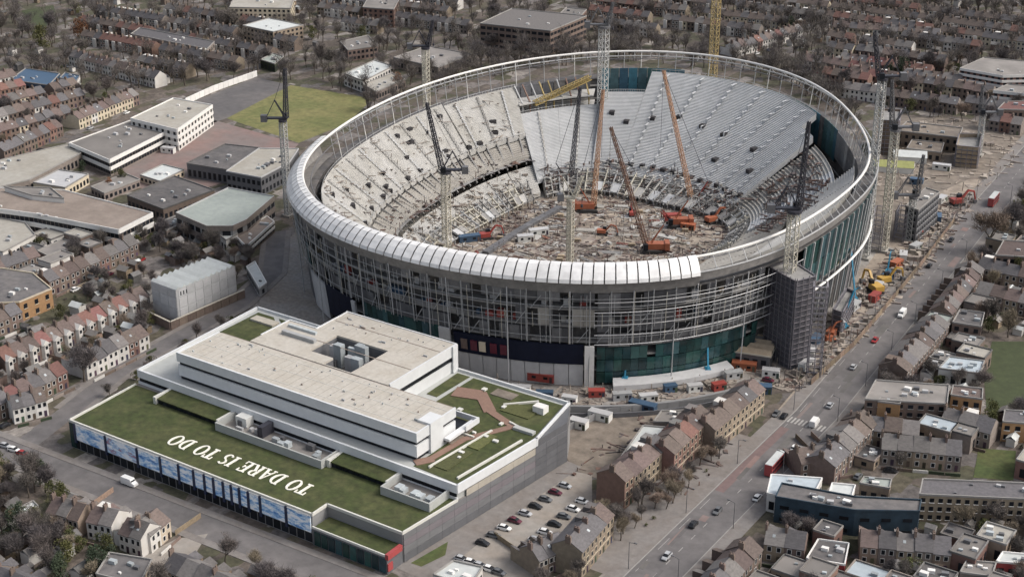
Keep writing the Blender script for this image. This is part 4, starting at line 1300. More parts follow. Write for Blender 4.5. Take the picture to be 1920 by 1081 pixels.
# ------------------------------------------------------------------ site machines
def boom_lift(label, p, rz, reach, colour='machine_blue'):
    T = thing('boom_lift', label, 'lift', p, rz, 'boom lifts round the stadium')
    obj('chassis', MB().box(-2, -1.1, 0.5, 2, 1.1, 1.2), colour, T)
    for x in (-1.4, 1.4):
        for y in (-1.2, 1.2):
            obj('wheel', MB().tube([(x, y - .25, .55), (x, y + .25, .55)], .55, 8), 'rubber', T)
    obj('turntable', MB().box(-1.8, -1.0, 1.25, 1.0, 1.0, 2.4), colour, T)
    e = (reach * 0.35, 0, 2.4 + reach)
    obj('boom', MB().bar((-1.4, 0, 2.0), e, 0.55).bar(e, (e[0] + 2.5, 0, e[2] + 0.6), 0.35), colour, T)
    obj('basket', MB().box(e[0] + 2.2, -1.1, e[2] + .2, e[0] + 3.4, 1.1, e[2] + .4).bar((e[0] + 2.2, -1.1, e[2] + 1.3), (e[0] + 2.2, 1.1, e[2] + 1.3), .12)
        .bar((e[0] + 3.4, -1.1, e[2] + 1.3), (e[0] + 3.4, 1.1, e[2] + 1.3), .12).box(e[0] + 2.2, -1.1, e[2] + .3, e[0] + 2.3, 1.1, e[2] + 1.3), 'steel', T)
boom_lift('blue boom lift below the left end of the glass wall', (69.3, -102.81, 1.2), 2.0, 7)
boom_lift('teal boom lift at right end of the white canopy', (89.58, -81.24, 1.2), 2.2, 14, 'machine_blue')
boom_lift('blue boom lift beside the scaffold at the stadium corner', (112.85, -17.82, 0), 1.2, 12)
boom_lift('blue boom lift on the dirt strip near the main road', (107.54, 39.97, 0), 1.8, 6)
boom_lift('orange boom lift below the blue lift at the corner', (113.39, -30.83, 0), 0.8, 5, 'orange_steel')
boom_lift('tall blue boom lift against the right flank of the stadium', (106.56, 7.42, 0), 2.4, 17)
def excavator(label, p, rz, colour='machine_yellow', k=1.0):
    T = thing('excavator', label, 'excavator', p, rz, 'excavators on the site')
    for s in (-1, 1):
        pts = [(-2.2, .3), (-1.9, 0.02), (1.9, 0.02), (2.2, .3), (2.2, .7), (1.9, 1.0), (-1.9, 1.0), (-2.2, .7)]
        vs = [(x * k, (s * 1.2 + q) * k, z * k) for q in (-.35, .35) for x, z in pts]
        n = 8
        obj('crawler_track', MB().add(vs, [tuple(range(n)), tuple(reversed(range(n, 16)))] + [(i, n + i, n + (i + 1) % n, (i + 1) % n) for i in range(n)]), 'rubber', T)
    obj('machine_house', MB().box(-2.4 * k, -1.3 * k, 1.1 * k, 1.2 * k, 1.3 * k, 2.5 * k), colour, T)
    obj('operator_cab', MB().box(0.1 * k, .3 * k, 2.5 * k, 1.5 * k, 1.3 * k, 3.5 * k), 'glass_dark', T)
    obj('boom', MB().bar((1 * k, 0, 1.8 * k), (3.4 * k, 0, 4.8 * k), .6 * k).bar((3.4 * k, 0, 4.8 * k), (5.6 * k, 0, 4.2 * k), .5 * k), colour, T)
    obj('arm', MB().bar((5.6 * k, 0, 4.3 * k), (6.4 * k, 0, 1.4 * k), .4 * k), colour, T)
    obj('bucket', MB().box(5.7 * k, -.6 * k, .3 * k, 6.8 * k, .6 * k, 1.4 * k), 'steel_dark', T)
excavator('yellow excavator on the dirt strip beside the stadium', (109.83, 20.82, 0), 2.5, k=1.5)
excavator('large yellow excavator nearest to the main road kerb', (110.1, 31.21, 0), 1.0, k=1.3)
excavator('orange excavator at the front of the dirt pitch', (-9.88, 14.56, 0), 0.4, 'orange_steel')
excavator('red excavator beside the crane at pitch centre', (-10.8, 41.18, 0), 2.2, 'red_steel')
excavator('orange excavator among the rubble right of the cranes', (22.32, 53.21, 0), 1.2, 'orange_steel', 1.3)
excavator('red excavator in the left part of the pitch', (-48.16, -17.26, 0), 0.9, 'red_steel', 1.2)
excavator('orange excavator by the far end of the dirt track', (103.27, 134.48, 0), 0.9, 'red_steel', 1.4)
def cabin(label, p, rz, mt='cabin_white', L=7.0, W=3.0, H=2.7, group='site cabins'):
    T = thing('site_cabin', label, 'cabin', p, rz, group)
    obj('body', MB().box(-L / 2, -W / 2, 0, L / 2, W / 2, H), mt, T)
    obj('roof', MB().box(-L / 2 - .1, -W / 2 - .1, H, L / 2 + .1, W / 2 + .1, H + .18), 'cool_metal' if mt == 'cabin_white' else mt, T)
    for x in (-L * .25, L * .2):
        cube('window', T, 'glass_dark', (x, -W / 2 - .02, H * .6), (L * .16, .06, H * .35))
    cube('door', T, 'door_dark', (L * .4, -W / 2 - .02, H * .4), (.9, .06, H * .75))
CAB = [('white site cabin on the near edge of the cleared ground', (71.88, -137.11, 0), 0.1, 'cabin_white'), ('white site cabin right of centre on the cleared ground', (74.79, -128.52, -0), 0.1, 'cabin_white'),
       ('blue site cabin at right end of the deck wall', (83.25, -115.14, 0), 0.1, 'cabin_blue'),
       ('pale site cabin left of the pair of big white tents', (66.48, 169.07, 0), 0.2, 'cabin_white'), ('long white cabin left of the orange scaffold', (80.2, 178.32, 0), 0.2, 'cabin_white'),
       ('blue cabin in front of the white tents', (77.7, 151.79, 0), 0.2, 'cabin_blue'), ('white cabin on the dirt by the hoarding corner', (115.38, -55.87, 0), 1.5, 'cabin_white'),
       ('red container beside the podium deck', (44.66, -117.48, 1.2), 0.3, 'red_steel'), ('long red container against the pale wall', (28.03, -120.75, 1.2), 0.1, 'red_steel'),
       ('orange container in front of the timber roofed hut', (97.63, -68.86, 0), 0.35, 'orange_steel'), ('white container right of the orange one', (107.71, -68.6, 0), 0.35, 'cabin_white'),
       ('blue container below the dark scaffold', (109.94, -81.73, 0), 0.5, 'cabin_blue'), ('dark blue cabin at left end of the pitch', (-52.73, -23.3, 0), 0.9, 'cabin_blue'),
       ('white cabin between the excavators on the pitch', (-33.13, -10.08, 0), 0.8, 'cabin_white'), ('pale cabin near the front rim on the pitch', (-32.52, -0.71, 0), 0.9, 'cabin_white'),
       ('orange container at right side of the pitch', (17.32, 40.52, 0), 0.2, 'orange_steel'), ('red container under the tan boom', (6.01, 46.94, 0), 0.7, 'red_steel'),
       ('blue site cabin far up the dirt track', (71.88, 228.66, 0), 0.1, 'cabin_blue'), ('white container standing alone in the school yard', (-244.46, -9.46, 0), 0.3, 'cabin_white')]
for i, (lb, p, rz, mt) in enumerate(CAB):
    cabin(lb, p, rz, mt, 6.0 + (i * 37 % 5) * 0.8)
# long low pile of steel across the pitch, timber roofed hut, tents
def strip_wall(name, label, cat, path, w, z0, z1, material, cap=None):
    T = thing(name, label, cat, (path[0][0], path[0][1], z0))
    for i in range(len(path) - 1):
        a, b = Vector((path[i][0], path[i][1], (z0 + z1) / 2)), Vector((path[i + 1][0], path[i + 1][1], (z0 + z1) / 2))
        L = (b - a).length
        n = max(1, int(L / 4))
        for k in range(n):
            p, q = a.lerp(b, (k + .02) / n), a.lerp(b, (k + .98) / n)
            wobj('panel', MB().bar(p, q, w, z1 - z0), material, T)
        if cap:
            wobj('coping', MB().bar(a + Vector((0, 0, (z1 - z0) / 2 + .1)), b + Vector((0, 0, (z1 - z0) / 2 + .1)), w + .15, .2), cap, T)
    return T
strip_wall('beam_stack', 'long dark stack of steel beams across the pitch', 'beams', [(-38.21, -32.31), (-40.87, -2.55), (-41.76, 30.86)], 3.0, 0, 1.6, 'steel_dark')
strip_wall('beam_stack', 'pale stack of concrete units beside the left lower terrace', 'beams', [(-81.46, -44.89), (-83.67, -15.93), (-86.93, 6.18)], 4.0, 0, 2.4, 'concrete_pale')
hut = thing('timber_hut', 'low hut with folded timber roof before the dark scaffold', 'hut', (96.97, -59.01, 0))
hx, hy = (96.97, -59.01, 0)[:2]
m = MB()
for k in range(4):
    y0 = -8 + k * 4
    m.add([(-7, y0, 5.5), (7, y0, 5.5), (7, y0 + 2, 7.0), (-7, y0 + 2, 7.0)], [(0, 1, 2, 3)])
    m.add([(-7, y0 + 2, 7.0), (7, y0 + 2, 7.0), (7, y0 + 4, 5.5), (-7, y0 + 4, 5.5)], [(0, 1, 2, 3)])
ro = obj('roof', m, 'scaffold_board', hut)
obj('wall', MB().box(-6.6, -7.6, 0, 6.6, 7.6, 5.4), 'steel_dark', hut)
obj('eaves_board', MB().box(-7.1, -8.1, 5.1, 7.1, -7.9, 5.6).box(6.9, -7.85, 5.1, 7.1, 8.0, 5.6), 'crane_beige', hut)
for x in (-4.5, -1.5, 1.5, 4.5):
    cube('window', hut, 'glass_dark', (x, -7.7, 2.6), (1.8, 0.1, 1.8))
hut.rotation_euler = (0, 0, 0.25)
def scaffold(label, poly, z1, sheet_m, name='scaffold_block', lift=2.0, post=2.4, face=True):
    poly = ccw(poly)
    T = thing(name, label, 'scaffold', (poly[0][0], poly[0][1], 0))
    n = len(poly)
    for i in range(n):
        a, b = Vector(poly[i]), Vector(poly[(i + 1) % n])
        d = b - a
        L = d.length
        d.normalize()
        out = Vector((d.y, -d.x))
        k = max(1, int(L / post))
        z = 0.0
        while z < z1 - 0.1:
            p, q = a + out * .35, b + out * .35
            wobj('ledger', MB().bar((p.x, p.y, z + 1.95), (q.x, q.y, z + 1.95), .5, .16), 'scaffold', T)
            if face:
                wobj('sheet', MB().bar((a.x, a.y, z + .95), (b.x, b.y, z + .95), .2, 1.7), sheet_m, T)
            z += lift
        for j in range(k + 1):
            p = a + d * (L * j / k) + out * .5
            wobj('standard', MB().bar((p.x, p.y, 0), (p.x, p.y, z1 + 1.0), .22), 'scaffold', T)
    if face:
        wobj('top_deck', MB().prism(poly, z1 - .5, z1 - .2), 'slab', T)
    return T
scaffold('dark sheeted scaffold block at the right front corner of the stadium', [(98, -54), (111, -60.5), (114.5, -53), (102, -45)], 33.79, 'scaffold_sheet')
scaffold('slim open scaffold tower right of the dark sheeted block', [(118.5, -62), (122, -60), (120, -55.5), (116.6, -57.5)], 33, 'scaffold', 'scaffold_tower', 2.0, 2.0, False)
scaffold('rusty scaffold bay behind the stadium at upper right', [(46.32, 182.66), (54.09, 185.91), (48.1, 204.24), (40.37, 201.11)], 17, 'brick_brown', 'scaffold_bay')
scaffold('orange scaffold around a shell beside the far dirt track', [(83.86, 186.49), (93.4, 189.12), (87.55, 210.47), (78.87, 204.62)], 9, 'scaffold_board', 'scaffold_bay', 2.2)
for lb, p, w, l, mt in (('big white tent left of the long cabin', (62.32, 183.57, 0), 5, 8, 'roof_pale'), ('green and yellow sheeted shelter beside the stadium rim', (58.04, 163.38, 0), 5, 13, 'leaf_olive')):
    T = thing('tent', lb, 'tent', p, 0.4)
    if mt == 'leaf_olive':
        mat('sheet_green', (0.26, 0.27, 0.10), 0.15, 0.5)
        mt = 'sheet_green'
    obj('roof', MB().add([(-l, -w, 3), (l, -w, 3), (l, 0, 5), (-l, 0, 5), (-l, w, 3), (l, w, 3)], [(0, 1, 2, 3), (3, 2, 5, 4), (0, 3, 4), (1, 5, 2)]), mt, T)
    obj('wall', MB().box(-l + .2, -w + .2, 0, l - .2, w - .2, 2.98), 'cabin_white', T)
# hoarding along the site edge, site walls on the deck
strip_wall('site_hoarding', 'pale hoarding along the near kerb of the dirt site', 'hoarding', [(122.06, -67.29), (122.22, -30.3), (119.4, 7.6), (115.02, 59.2), (109.16, 114.14)], 0.15, 0, 2.4, 'shed_wood')
strip_wall('site_hoarding', 'grey hoarding around the cleared ground', 'hoarding', [(69.03, -145.53), (75.64, -124.81), (101.31, -98.37)], 0.15, 0, 2.6, 'grey_clad')

# stores, stacks and scaffolded cores along the dirt strip
for lb, gl, hh, nm, mm in (('grey scaffold core between the two tall masts', [(91.81, 61.09), (95.65, 60.82), (92.08, 72.16), (88.78, 72.14)], 15, 'scaffold_tower', 'scaffold'), ('scaffold core beside the slim tower block', [(95.41, 78.1), (99.53, 77.19), (97.18, 88.29), (93.23, 88.66)], 12, 'scaffold_tower', 'scaffold'),
                       ('sheeted scaffold at the foot of the right flank', [(111.27, -23.96), (114.62, -24.48), (110.57, -4.3), (107.6, -3.35)], 9, 'scaffold_block', 'scaffold_sheet'), ('open scaffold far up the right flank', [(88.14, 58.61), (90.89, 57.61), (84.06, 77.92), (81.69, 77.84)], 20, 'scaffold_tower', 'scaffold')):
    scaffold(lb, gl, hh, mm, nm, 2.0, 2.4, nm == 'scaffold_block')
for i in range(13):
    a = -82 + i * 3.6
    p = SP(a, 1.075 + 0.02 * (i % 3), 1.2)
    mt = ('cabin_white', 'red_steel', 'steel', 'cabin_white', 'cabin_blue')[i % 5]
    wd = {'cabin_white': 'white', 'cabin_blue': 'blue', 'steel': 'grey', 'red_steel': 'red'}[mt]
    cabin('%s store on the deck before the stadium, %s from left' % (wd, nth(i)), p, R(a + 90) + random.uniform(-.2, .2), mt, random.uniform(4, 6.5), 2.4, 2.5, 'stores on the deck')
SITE = []
for k in range(16):
    y = -48 + k * 12.2
    xc = 126 - 0.078 * max(y, 0) - 11.5
    SITE.append((xc - random.uniform(0.5, 9), y + random.uniform(-3, 3)))
for i, (x, y) in enumerate(SITE):
    mt = ('cabin_white', 'cabin_blue', 'orange_steel', 'cabin_white', 'steel', 'red_steel')[i % 6]
    wd = {'cabin_white': 'white', 'cabin_blue': 'blue', 'orange_steel': 'orange', 'steel': 'grey', 'red_steel': 'red'}[mt]
    cabin('%s container, %s up the dirt strip from the near corner' % (wd, nth(i)), (x, y, .03), R(94) + random.uniform(-.3, .3), mt, 6.0)

# ------------------------------------------------------------------ flat roofed buildings
VIEW = [(-635.03, 163.59), (21.98, 606.75), (233.74, -146.37), (-16.07, -314.87)]
BEHIND = [(-183.66, 17.66), (-192.79, 62.98), (-199.36, 115.7), (-195.18, 168.98), (-176.96, 215.24), (-152.21, 246.1), (-125.36, 268.52), (-92.31, 279.38), (-55.57, 273.81), (-22.04, 253.7), (7.08, 225.61), (30.52, 187.21), (49.14, 155.49), (88.23, 51.57), (44.8, -87.88), (-101.34, -76.3)]
claim(BEHIND)
def flat_building(label, poly, h, wall, roof, floors=2, win='glass_dark', win_w=1.6, pitch=2.6, parapet='kerb', band=None, cat='building',
                  name='flat_roofed_building', bits=4, sill=0.9, win_h=None, group=None, trim=None, claim_it=True):
    poly = ccw(poly)
    cx = sum(p[0] for p in poly) / len(poly)
    cy = sum(p[1] for p in poly) / len(poly)
    T = thing(name, label, cat, (cx, cy, 0), 0, group)
    rel = [(p[0] - cx, p[1] - cy) for p in poly]
    if claim_it:
        claim(poly)
    obj('wall', MB().prism(rel, 0, h - .35, top=False), wall, T)
    obj('roof', MB().prism(rel, h - .35, h - .2), roof, T)
    n = len(rel)
    fh = (h - .6) / floors
    for i in range(n):
        a, b = Vector(rel[i]), Vector(rel[(i + 1) % n])
        d = b - a
        L = d.length
        if L < 0.5:
            continue
        d.normalize()
        out = Vector((d.y, -d.x))
        p, q = a - out * .05, b - out * .05
        obj('parapet', MB().bar((p.x, p.y, h), (q.x, q.y, h), .35, .6), parapet, T)
        mid = (a + b) / 2 + Vector((cx, cy))
        if out.dot(Vector((CAM.x - mid.x, CAM.y - mid.y))) < 0 or L < 2.5:
            continue
        ang = math.atan2(d.y, d.x)
        for f in range(floors):
            z0 = f * fh + sill
            wh = win_h or fh * .5
            if band:
                c = mid - Vector((cx, cy)) + out * .12
                obj('white_band', MB().bar((a.x + out.x * .15, a.y + out.y * .15, z0 + wh + (fh - wh) / 2), (b.x + out.x * .15, b.y + out.y * .15, z0 + wh + (fh - wh) / 2), .3, fh - wh), band, T)
            k = max(1, int((L - .8) / pitch))
            for j in range(k):
                c = a + d * (L * (j + .5) / k) + out * .03
                cube('window', T, win, (c.x, c.y, z0 + wh / 2), (min(win_w, L / k * .94), .12, wh), ang)
                if trim:
                    cube('window_sill', T, trim, (c.x + out.x * .08, c.y + out.y * .08, z0 - .08), (min(win_w, L / k * .9) + .3, .25, .16), ang)
    r2 = random.Random(int(cx * 7 + cy))
    for k in range(bits):
        u, v = r2.uniform(.2, .8), r2.uniform(.2, .8)
        p = Vector(rel[0]).lerp(Vector(rel[1]), u).lerp(Vector(rel[-1]).lerp(Vector(rel[2 if n > 3 else 1]), u), v) if n >= 4 else Vector((0, 0))
        s = r2.uniform(.5, 1.4)
        cube(r2.choice(['roof_vent', 'skylight', 'plant_unit']), T, r2.choice(['hvac', 'cool_metal', 'white_trim', 'steel_dark']), (p.x, p.y, h - .2 + s * .4), (s * 1.6, s, s * .8), r2.uniform(0, .4))
    return T
FB = flat_building
SCH = 'school blocks left of the stadium'
FB('white school block with beige flat roof at far end of the wing', [(-283.23, 33.38), (-257.37, 35.54), (-242, -4.8), (-274.85, -4.43)], 11, 'render_white', 'flat_roof_beige', 3, pitch=3.6, parapet='white_trim', band='white_trim', group=SCH, bits=7)
FB('long grey roofed school wing with white banded windows', [(-280.15, 3.8), (-252.61, 1.69), (-241.19, -49.89), (-276.91, -42.72)], 8, 'brick_grey', 'flat_roof', 2, pitch=2.2, win_w=1.9, parapet='white_trim', band='white_trim', group=SCH, bits=9)
FB('low beige roofed school wing at the left picture edge', [(-281.02, -40.07), (-265.01, -46.2), (-254.79, -85.94), (-261.43, -114.62), (-283.29, -103.38), (-288.81, -74.82)], 6, 'brick_grey', 'flat_roof_beige', 1, pitch=3, parapet='kerb', group=SCH, bits=10)
FB('small pale roofed block in the school court', [(-252.83, -85.6), (-257.2, -66.86), (-240.96, -63.24), (-235.06, -82.36)], 5, 'render_cream', 'cool_metal', 1, group=SCH)
FB('long brown roofed school wing with two white window bands', [(-251.37, -122), (-249.91, -105.94), (-224.51, -92.21), (-170.27, -90.57), (-167.16, -112.76), (-211.93, -119.45), (-243.56, -128.12)], 9, 'brick_grey', 'roof_brown', 2, pitch=2.2, win_w=1.9, parapet='white_trim', band='white_trim', group=SCH, bits=10)
FB('low cream roofed block at left edge below the brown wing', [(-240.35, -125.73), (-214.21, -122.15), (-199.91, -129.07), (-195.73, -149.26), (-207.18, -152.05)], 5, 'render_white', 'flat_roof_beige', 1, pitch=2.4, parapet='kerb', group=SCH)
FB('low dark roofed hall in the middle of the school', [(-202.27, -75.56), (-203.4, -45.01), (-174.99, -48.68), (-175.97, -79.16)], 6, 'brick_brown', 'flat_roof_dark', 1, parapet='felt', group=SCH, bits=6)
FB('sports hall with smooth pale green roof beside the stadium', [(-159.98, -86.85), (-163.72, -51.2), (-139.39, -48.16), (-129.52, -76.29), (-129.13, -85.05), (-137.93, -90.99)], 10, 'grey_clad', 'roof_green', 2, pitch=4, win_w=3.4, parapet='cool_metal', band='brick_grey', group=SCH, bits=0)
FB('dark purple roofed block in front of the yard', [(-209.91, -30.87), (-215.33, 0.52), (-197.39, 5.61), (-187.9, -27.16)], 7, 'grey_clad_dark', 'flat_roof_dark', 1, parapet='felt', group=SCH)
FB('pale mottled roof block with dark navy walls near the stadium', [(-182.32, -33.15), (-192.75, 0.37), (-176.57, 10.31), (-166.88, -7.11), (-163.08, -30.9)], 9, 'grey_clad_dark', 'flat_roof_beige', 2, parapet='cool_metal', group=SCH, bits=12)
FB('stepped brown block squeezed between sports hall and stadium', [(-130.83, -82.48), (-134.79, -58.47), (-127.75, -61.52), (-117.65, -89.53)], 5, 'brick_brown', 'roof_brown', 2, parapet='white_trim', band='white_trim', group=SCH)
FB('grey shed with white end beside the stadium foot', [(-104.39, -103.86), (-105.41, -97.79), (-86.64, -111.5), (-85.46, -117.04)], 4, 'cool_metal', 'roof_pale', 1, parapet='white_trim', bits=1)
# pale clad block with ridged roof
D = thing('clad_block', 'tall pale grey clad block with ridged roof beside the side road', 'building', (-101, -136, 0), R(-4))
claim([(-110, -153), (-86, -152), (-86, -118), (-110, -119)])
obj('wall', MB().box(-7, -14.5, 0, 7, 15, 13), 'pale_panel', D)
for k in range(11):
    y = -14.5 + k * 2.68
    obj('roof_ridge', MB().add([(-7.1, y, 13), (7.1, y, 13), (7.1, y + 1.3, 13.9), (-7.1, y + 1.3, 13.9), (7.1, y + 2.6, 13), (-7.1, y + 2.6, 13)],
                               [(0, 1, 2, 3), (3, 2, 4, 5), (0, 3, 5), (1, 4, 2)]), 'roof_pale', D)
for y in (-11.5, -7.5, -3.5, 0.5, 4.5, 8.5, 12.5):
    for z in (3, 7.4):
        cube('cladding_panel', D, 'pale_panel', (7.06, y, z), (.16, 3.7, 4.0))
    cube('cladding_panel', D, 'pale_panel', (7.06, y, 11.2), (.16, 3.7, 2.8))
for x in (-4.6, 0, 4.6):
    for z in (3, 7.4, 11.2):
        cube('cladding_panel', D, 'pale_panel', (x, -14.56, z), (4.3, .16, 4.0 if z < 9 else 2.8))
for y in (-12.4, -11.0, -9.6):
    cube('window', D, 'glass_dark', (7.15, y, 11.0), (.12, .5, 1.5))
strip_wall('retaining_wall', 'brick and dark podium wall below the pale clad block', 'wall', [(-109, -155), (-92.5, -157.5), (-90.5, -120)], 0.6, 0, 3.2, 'brick_brown', 'planter')
FB('orange tan block with dark flat roof at left edge', [(-175.67, -176.55), (-176.68, -165.59), (-161.66, -161.97), (-143.74, -168.18), (-143.92, -183.4), (-154.8, -193.1)], 8, 'brick_orange', 'flat_roof_dark', 2, pitch=4, parapet='render_cream', trim='render_cream')
# far blocks along the top
FB('cream block at the top edge left of centre', [(-400.79, 199.25), (-366.03, 219.09), (-384.51, 243.67), (-419.44, 223.94)], 12, 'render_cream', 'flat_roof_beige', 4, pitch=3)
FB('tan block with pale roof below the cream one', [(-368.64, 177), (-341.84, 175.31), (-338.42, 199.06), (-368.3, 201.11)], 9, 'brick_tan', 'roof_pale', 3, pitch=3)
FB('big brown brick block with dark window rows at top centre', [(-234.87, 244.01), (-189.1, 252.24), (-191.07, 297.07), (-240.9, 287.88)], 15, 'brick_brown', 'tile_grey', 4, pitch=4, win_w=3.2)
FB('reddish brick block right of the big brown one', [(-208.46, 290.43), (-194.42, 293.06), (-202.34, 315.52), (-216.17, 313.34)], 14, 'brick_red', 'flat_roof', 4, pitch=3)
FB('grey flat roofed hall behind the left rim', [(-250.07, 177.59), (-249.9, 210.62), (-216.53, 209.02), (-215, 174.22)], 6, 'brick_grey', 'flat_roof', 1)
FB('small grey hall at top left of the stadium', [(-297.57, 186.14), (-293.6, 207.85), (-272.43, 190.72), (-280.82, 172.94)], 7, 'brick_brown', 'flat_roof', 2)
FB('white roofed hall behind the dry grass field', [(-249.35, 131.58), (-253.24, 163.69), (-236.32, 159.56), (-230.42, 125.77)], 7, 'render_white', 'roof_pale', 2, pitch=3)
FB('pale roofed annex beside the white hall', [(-231.37, 125.89), (-231.53, 152.36), (-218.44, 147.74), (-215.97, 118.39)], 5, 'brick_grey', 'flat_roof_beige', 1)
FB('orange brick block at top edge left of centre', [(-329.57, 247.29), (-309.36, 253.72), (-323.39, 277.33), (-344.19, 270.87)], 12, 'brick_red', 'flat_roof', 4, pitch=3)
FB('brick flats with white balcony bands at right edge', [(39.56, 317.9), (43.13, 348), (75.57, 355.87), (82.86, 331.12), (64.15, 315.88)], 12, 'brick_red', 'flat_roof', 4, pitch=3, band='white_trim')
FB('second brick flats with white bands further right', [(67.22, 290.92), (69.91, 307.77), (93.61, 314.93), (98.64, 297.48)], 10, 'brick_red', 'flat_roof', 3, pitch=3, band='white_trim')
FB('red roofed long hall at right edge', [(78.23, 264.78), (77.06, 281.57), (100.96, 300.08), (106.56, 280.45)], 8, 'brick_brown', 'tile_red', 2)
FB('roofless brown shell building beyond the dirt site', [(48.67, 200.65), (47.08, 217.9), (74.2, 223.19), (77.96, 206.84)], 8, 'brick_tan', 'mud', 2, pitch=3, win_w=1.4)
FB('low brown shell in front of the roofless building', [(59.74, 185.42), (57, 199.86), (71.89, 203.73), (76.01, 188.45)], 5, 'brick_tan', 'mud', 1, pitch=3)
FB('slim dark grey tower block beside the main road', [(97.91, 80.99), (104.21, 79.05), (103.79, 105.7), (96.91, 107.64)], 15, 'grey_clad_dark', 'flat_roof', 5, pitch=2.2, win_w=1.2, trim='cool_metal')
FB('blue roofed sheds at far left', [(-400.45, 22.32), (-412.81, 43.84), (-387.65, 47.05), (-373.64, 27.34)], 5, 'cabin_blue', 'cabin_blue', 1)
FB('blue and white unit beside the blue sheds', [(-380.67, 40.98), (-386.91, 50.28), (-374.67, 50.39), (-367.62, 41.82)], 5, 'render_white', 'cabin_blue', 1)
FB('green roofed hall behind the school court', [(-314.09, 133.15), (-317.78, 148.3), (-307.59, 146.29), (-300.68, 130.73)], 5, 'leaf_dark', 'roof_green', 1)
FB('long dark hall at top left among the houses', [(-413.37, 125.45), (-420.86, 140.05), (-357.84, 140.74), (-348.98, 125.31)], 8, 'brick_grey', 'slate', 2, pitch=4)
# right of the main road
FB('brick block with blue grey roof and orange end wall by the road', [(147.5, -83.5), (145.11, -68.44), (166.71, -58.59), (170.7, -71.89)], 9, 'brick_brown', 'flat_roof', 3, pitch=3, trim='kerb', bits=8)
FB('orange rendered end piece on the brick block', [(151.24, -81.85), (150.96, -78.42), (156.98, -76.17), (157.93, -79.58)], 8.6, 'brick_orange', 'flat_roof', 2, pitch=5, bits=1, claim_it=False)
FB('orange brick house next to the blue grey roofed block', [(168.94, -63.06), (167.15, -55.91), (176.11, -52.68), (178.46, -60.29)], 8, 'brick_orange', 'tile_brown', 2, pitch=2.6, trim='white_trim')
FB('orange brick house at right edge beside the lawn', [(188.31, -69.91), (186.35, -61.62), (197.61, -55.8), (200.17, -64.48)], 7, 'brick_orange', 'slate', 2, pitch=2.6, trim='white_trim')
FB('shop hall with large pale blue ribbed roof at the road', [(144.63, -150.28), (141.01, -139.7), (154.59, -133.19), (157.2, -148.65)], 6, 'render_white', 'roof_blue', 1, bits=2, parapet='white_trim')
FB('hall with small white roof beside the pale blue one', [(161.69, -147.67), (158.39, -135.02), (164.62, -132.31), (168.52, -147.98)], 6.5, 'render_white', 'roof_pale', 1, bits=1, parapet='white_trim')
FB('grey green roofed hall behind the small white roof', [(164.89, -129.61), (164.5, -125.37), (171.94, -122.24), (173.37, -127.6)], 6, 'brick_tan', 'roof_green', 1)
FB('long dark blue walled hall facing the bottom edge', [(149.16, -154.63), (171.08, -148.8), (186.46, -139.1), (184.72, -132.73), (168.43, -141.63), (147.42, -146.55)], 8.5, 'blue_wall', 'flat_roof_dark', 2, win='glass_dark', pitch=5, win_w=2.6, win_h=1.1, parapet='blue_wall', bits=9)
FB('dark flat roof hall behind the dark blue wall', [(166.53, -136.68), (182.16, -128.31), (185.06, -136.94), (169.47, -145.37)], 5.5, 'brick_grey', 'flat_roof_dark', 1, bits=8)
FB('long tan brick flats with dark roof at right edge', [(183.39, -130.92), (181.03, -121.93), (215.77, -102.55), (218.35, -111.61)], 9, 'brick_tan', 'slate', 3, pitch=2.4, win_w=1.2, trim='white_trim', bits=6)
FB('small block with white parapet and red side at bottom right', [(167.55, -173.39), (166.26, -162.6), (174.3, -159.81), (177.51, -170.46)], 4.5, 'signal_red', 'flat_roof_dark', 1, parapet='white_trim', pitch=5)
FB('red and white unit at the bottom right corner', [(211.38, -146.64), (211.32, -140.97), (225.47, -134.61), (226.83, -139.35)], 5, 'signal_red', 'roof_pale', 1, parapet='white_trim')
FB('grey flat roofed unit near the bottom right corner', [(204.93, -157.21), (204.46, -150.68), (211.55, -147.16), (212.73, -154.4)], 5, 'brick_grey', 'flat_roof', 1)
FB('low hall with grey ribbed roof right of the lawn road', [(157.51, -42.13), (157.36, -31.14), (168.59, -27.64), (170.63, -38.21)], 6, 'render_white', 'roof_blue', 1, bits=6)
FB('brown flat roofed shops behind the roadside trees', [(149.18, -4.92), (147.58, 7.71), (156.03, 9.94), (159.05, -2.72)], 7, 'brick_brown', 'flat_roof_dark', 2)
FB('brick house with brown roof at right edge by the bare tree', [(141.18, 67.87), (138.84, 85.97), (154.06, 91.94), (158.85, 75.69)], 7, 'brick_brown', 'tile_brown', 2)
# between office and main road
FB('hall with pale green and white striped roof on the cleared ground', [(98.35, -155.66), (94.05, -134.25), (101.19, -131.15), (104.72, -149.77)], 6, 'brick_grey', 'roof_pale', 1, bits=2)
FB('grey flat roof below the stadium deck', [(93.73, -126.96), (92.31, -119.09), (102.04, -111.62), (104.73, -120.41)], 4, 'brick_grey', 'flat_roof', 1)
FB('cream house with white roof at the bottom beside the car park', [(87.83, -237.43), (88.41, -228.96), (96.83, -227.04), (99.4, -236.87)], 5, 'render_white', 'roof_pale', 1)
FB('dark flat roofed house at the bottom left', [(13.74, -288.9), (8.86, -279.71), (21.07, -275.59), (27.16, -285.88)], 6, 'brick_tan', 'flat_roof_dark', 2)
FB('white sheds beside the hedge at bottom left', [(-34.21, -277.52), (-34.05, -270.26), (-30.39, -271.39), (-29.87, -278.81)], 3.2, 'render_white', 'roof_pale', 1, bits=0)

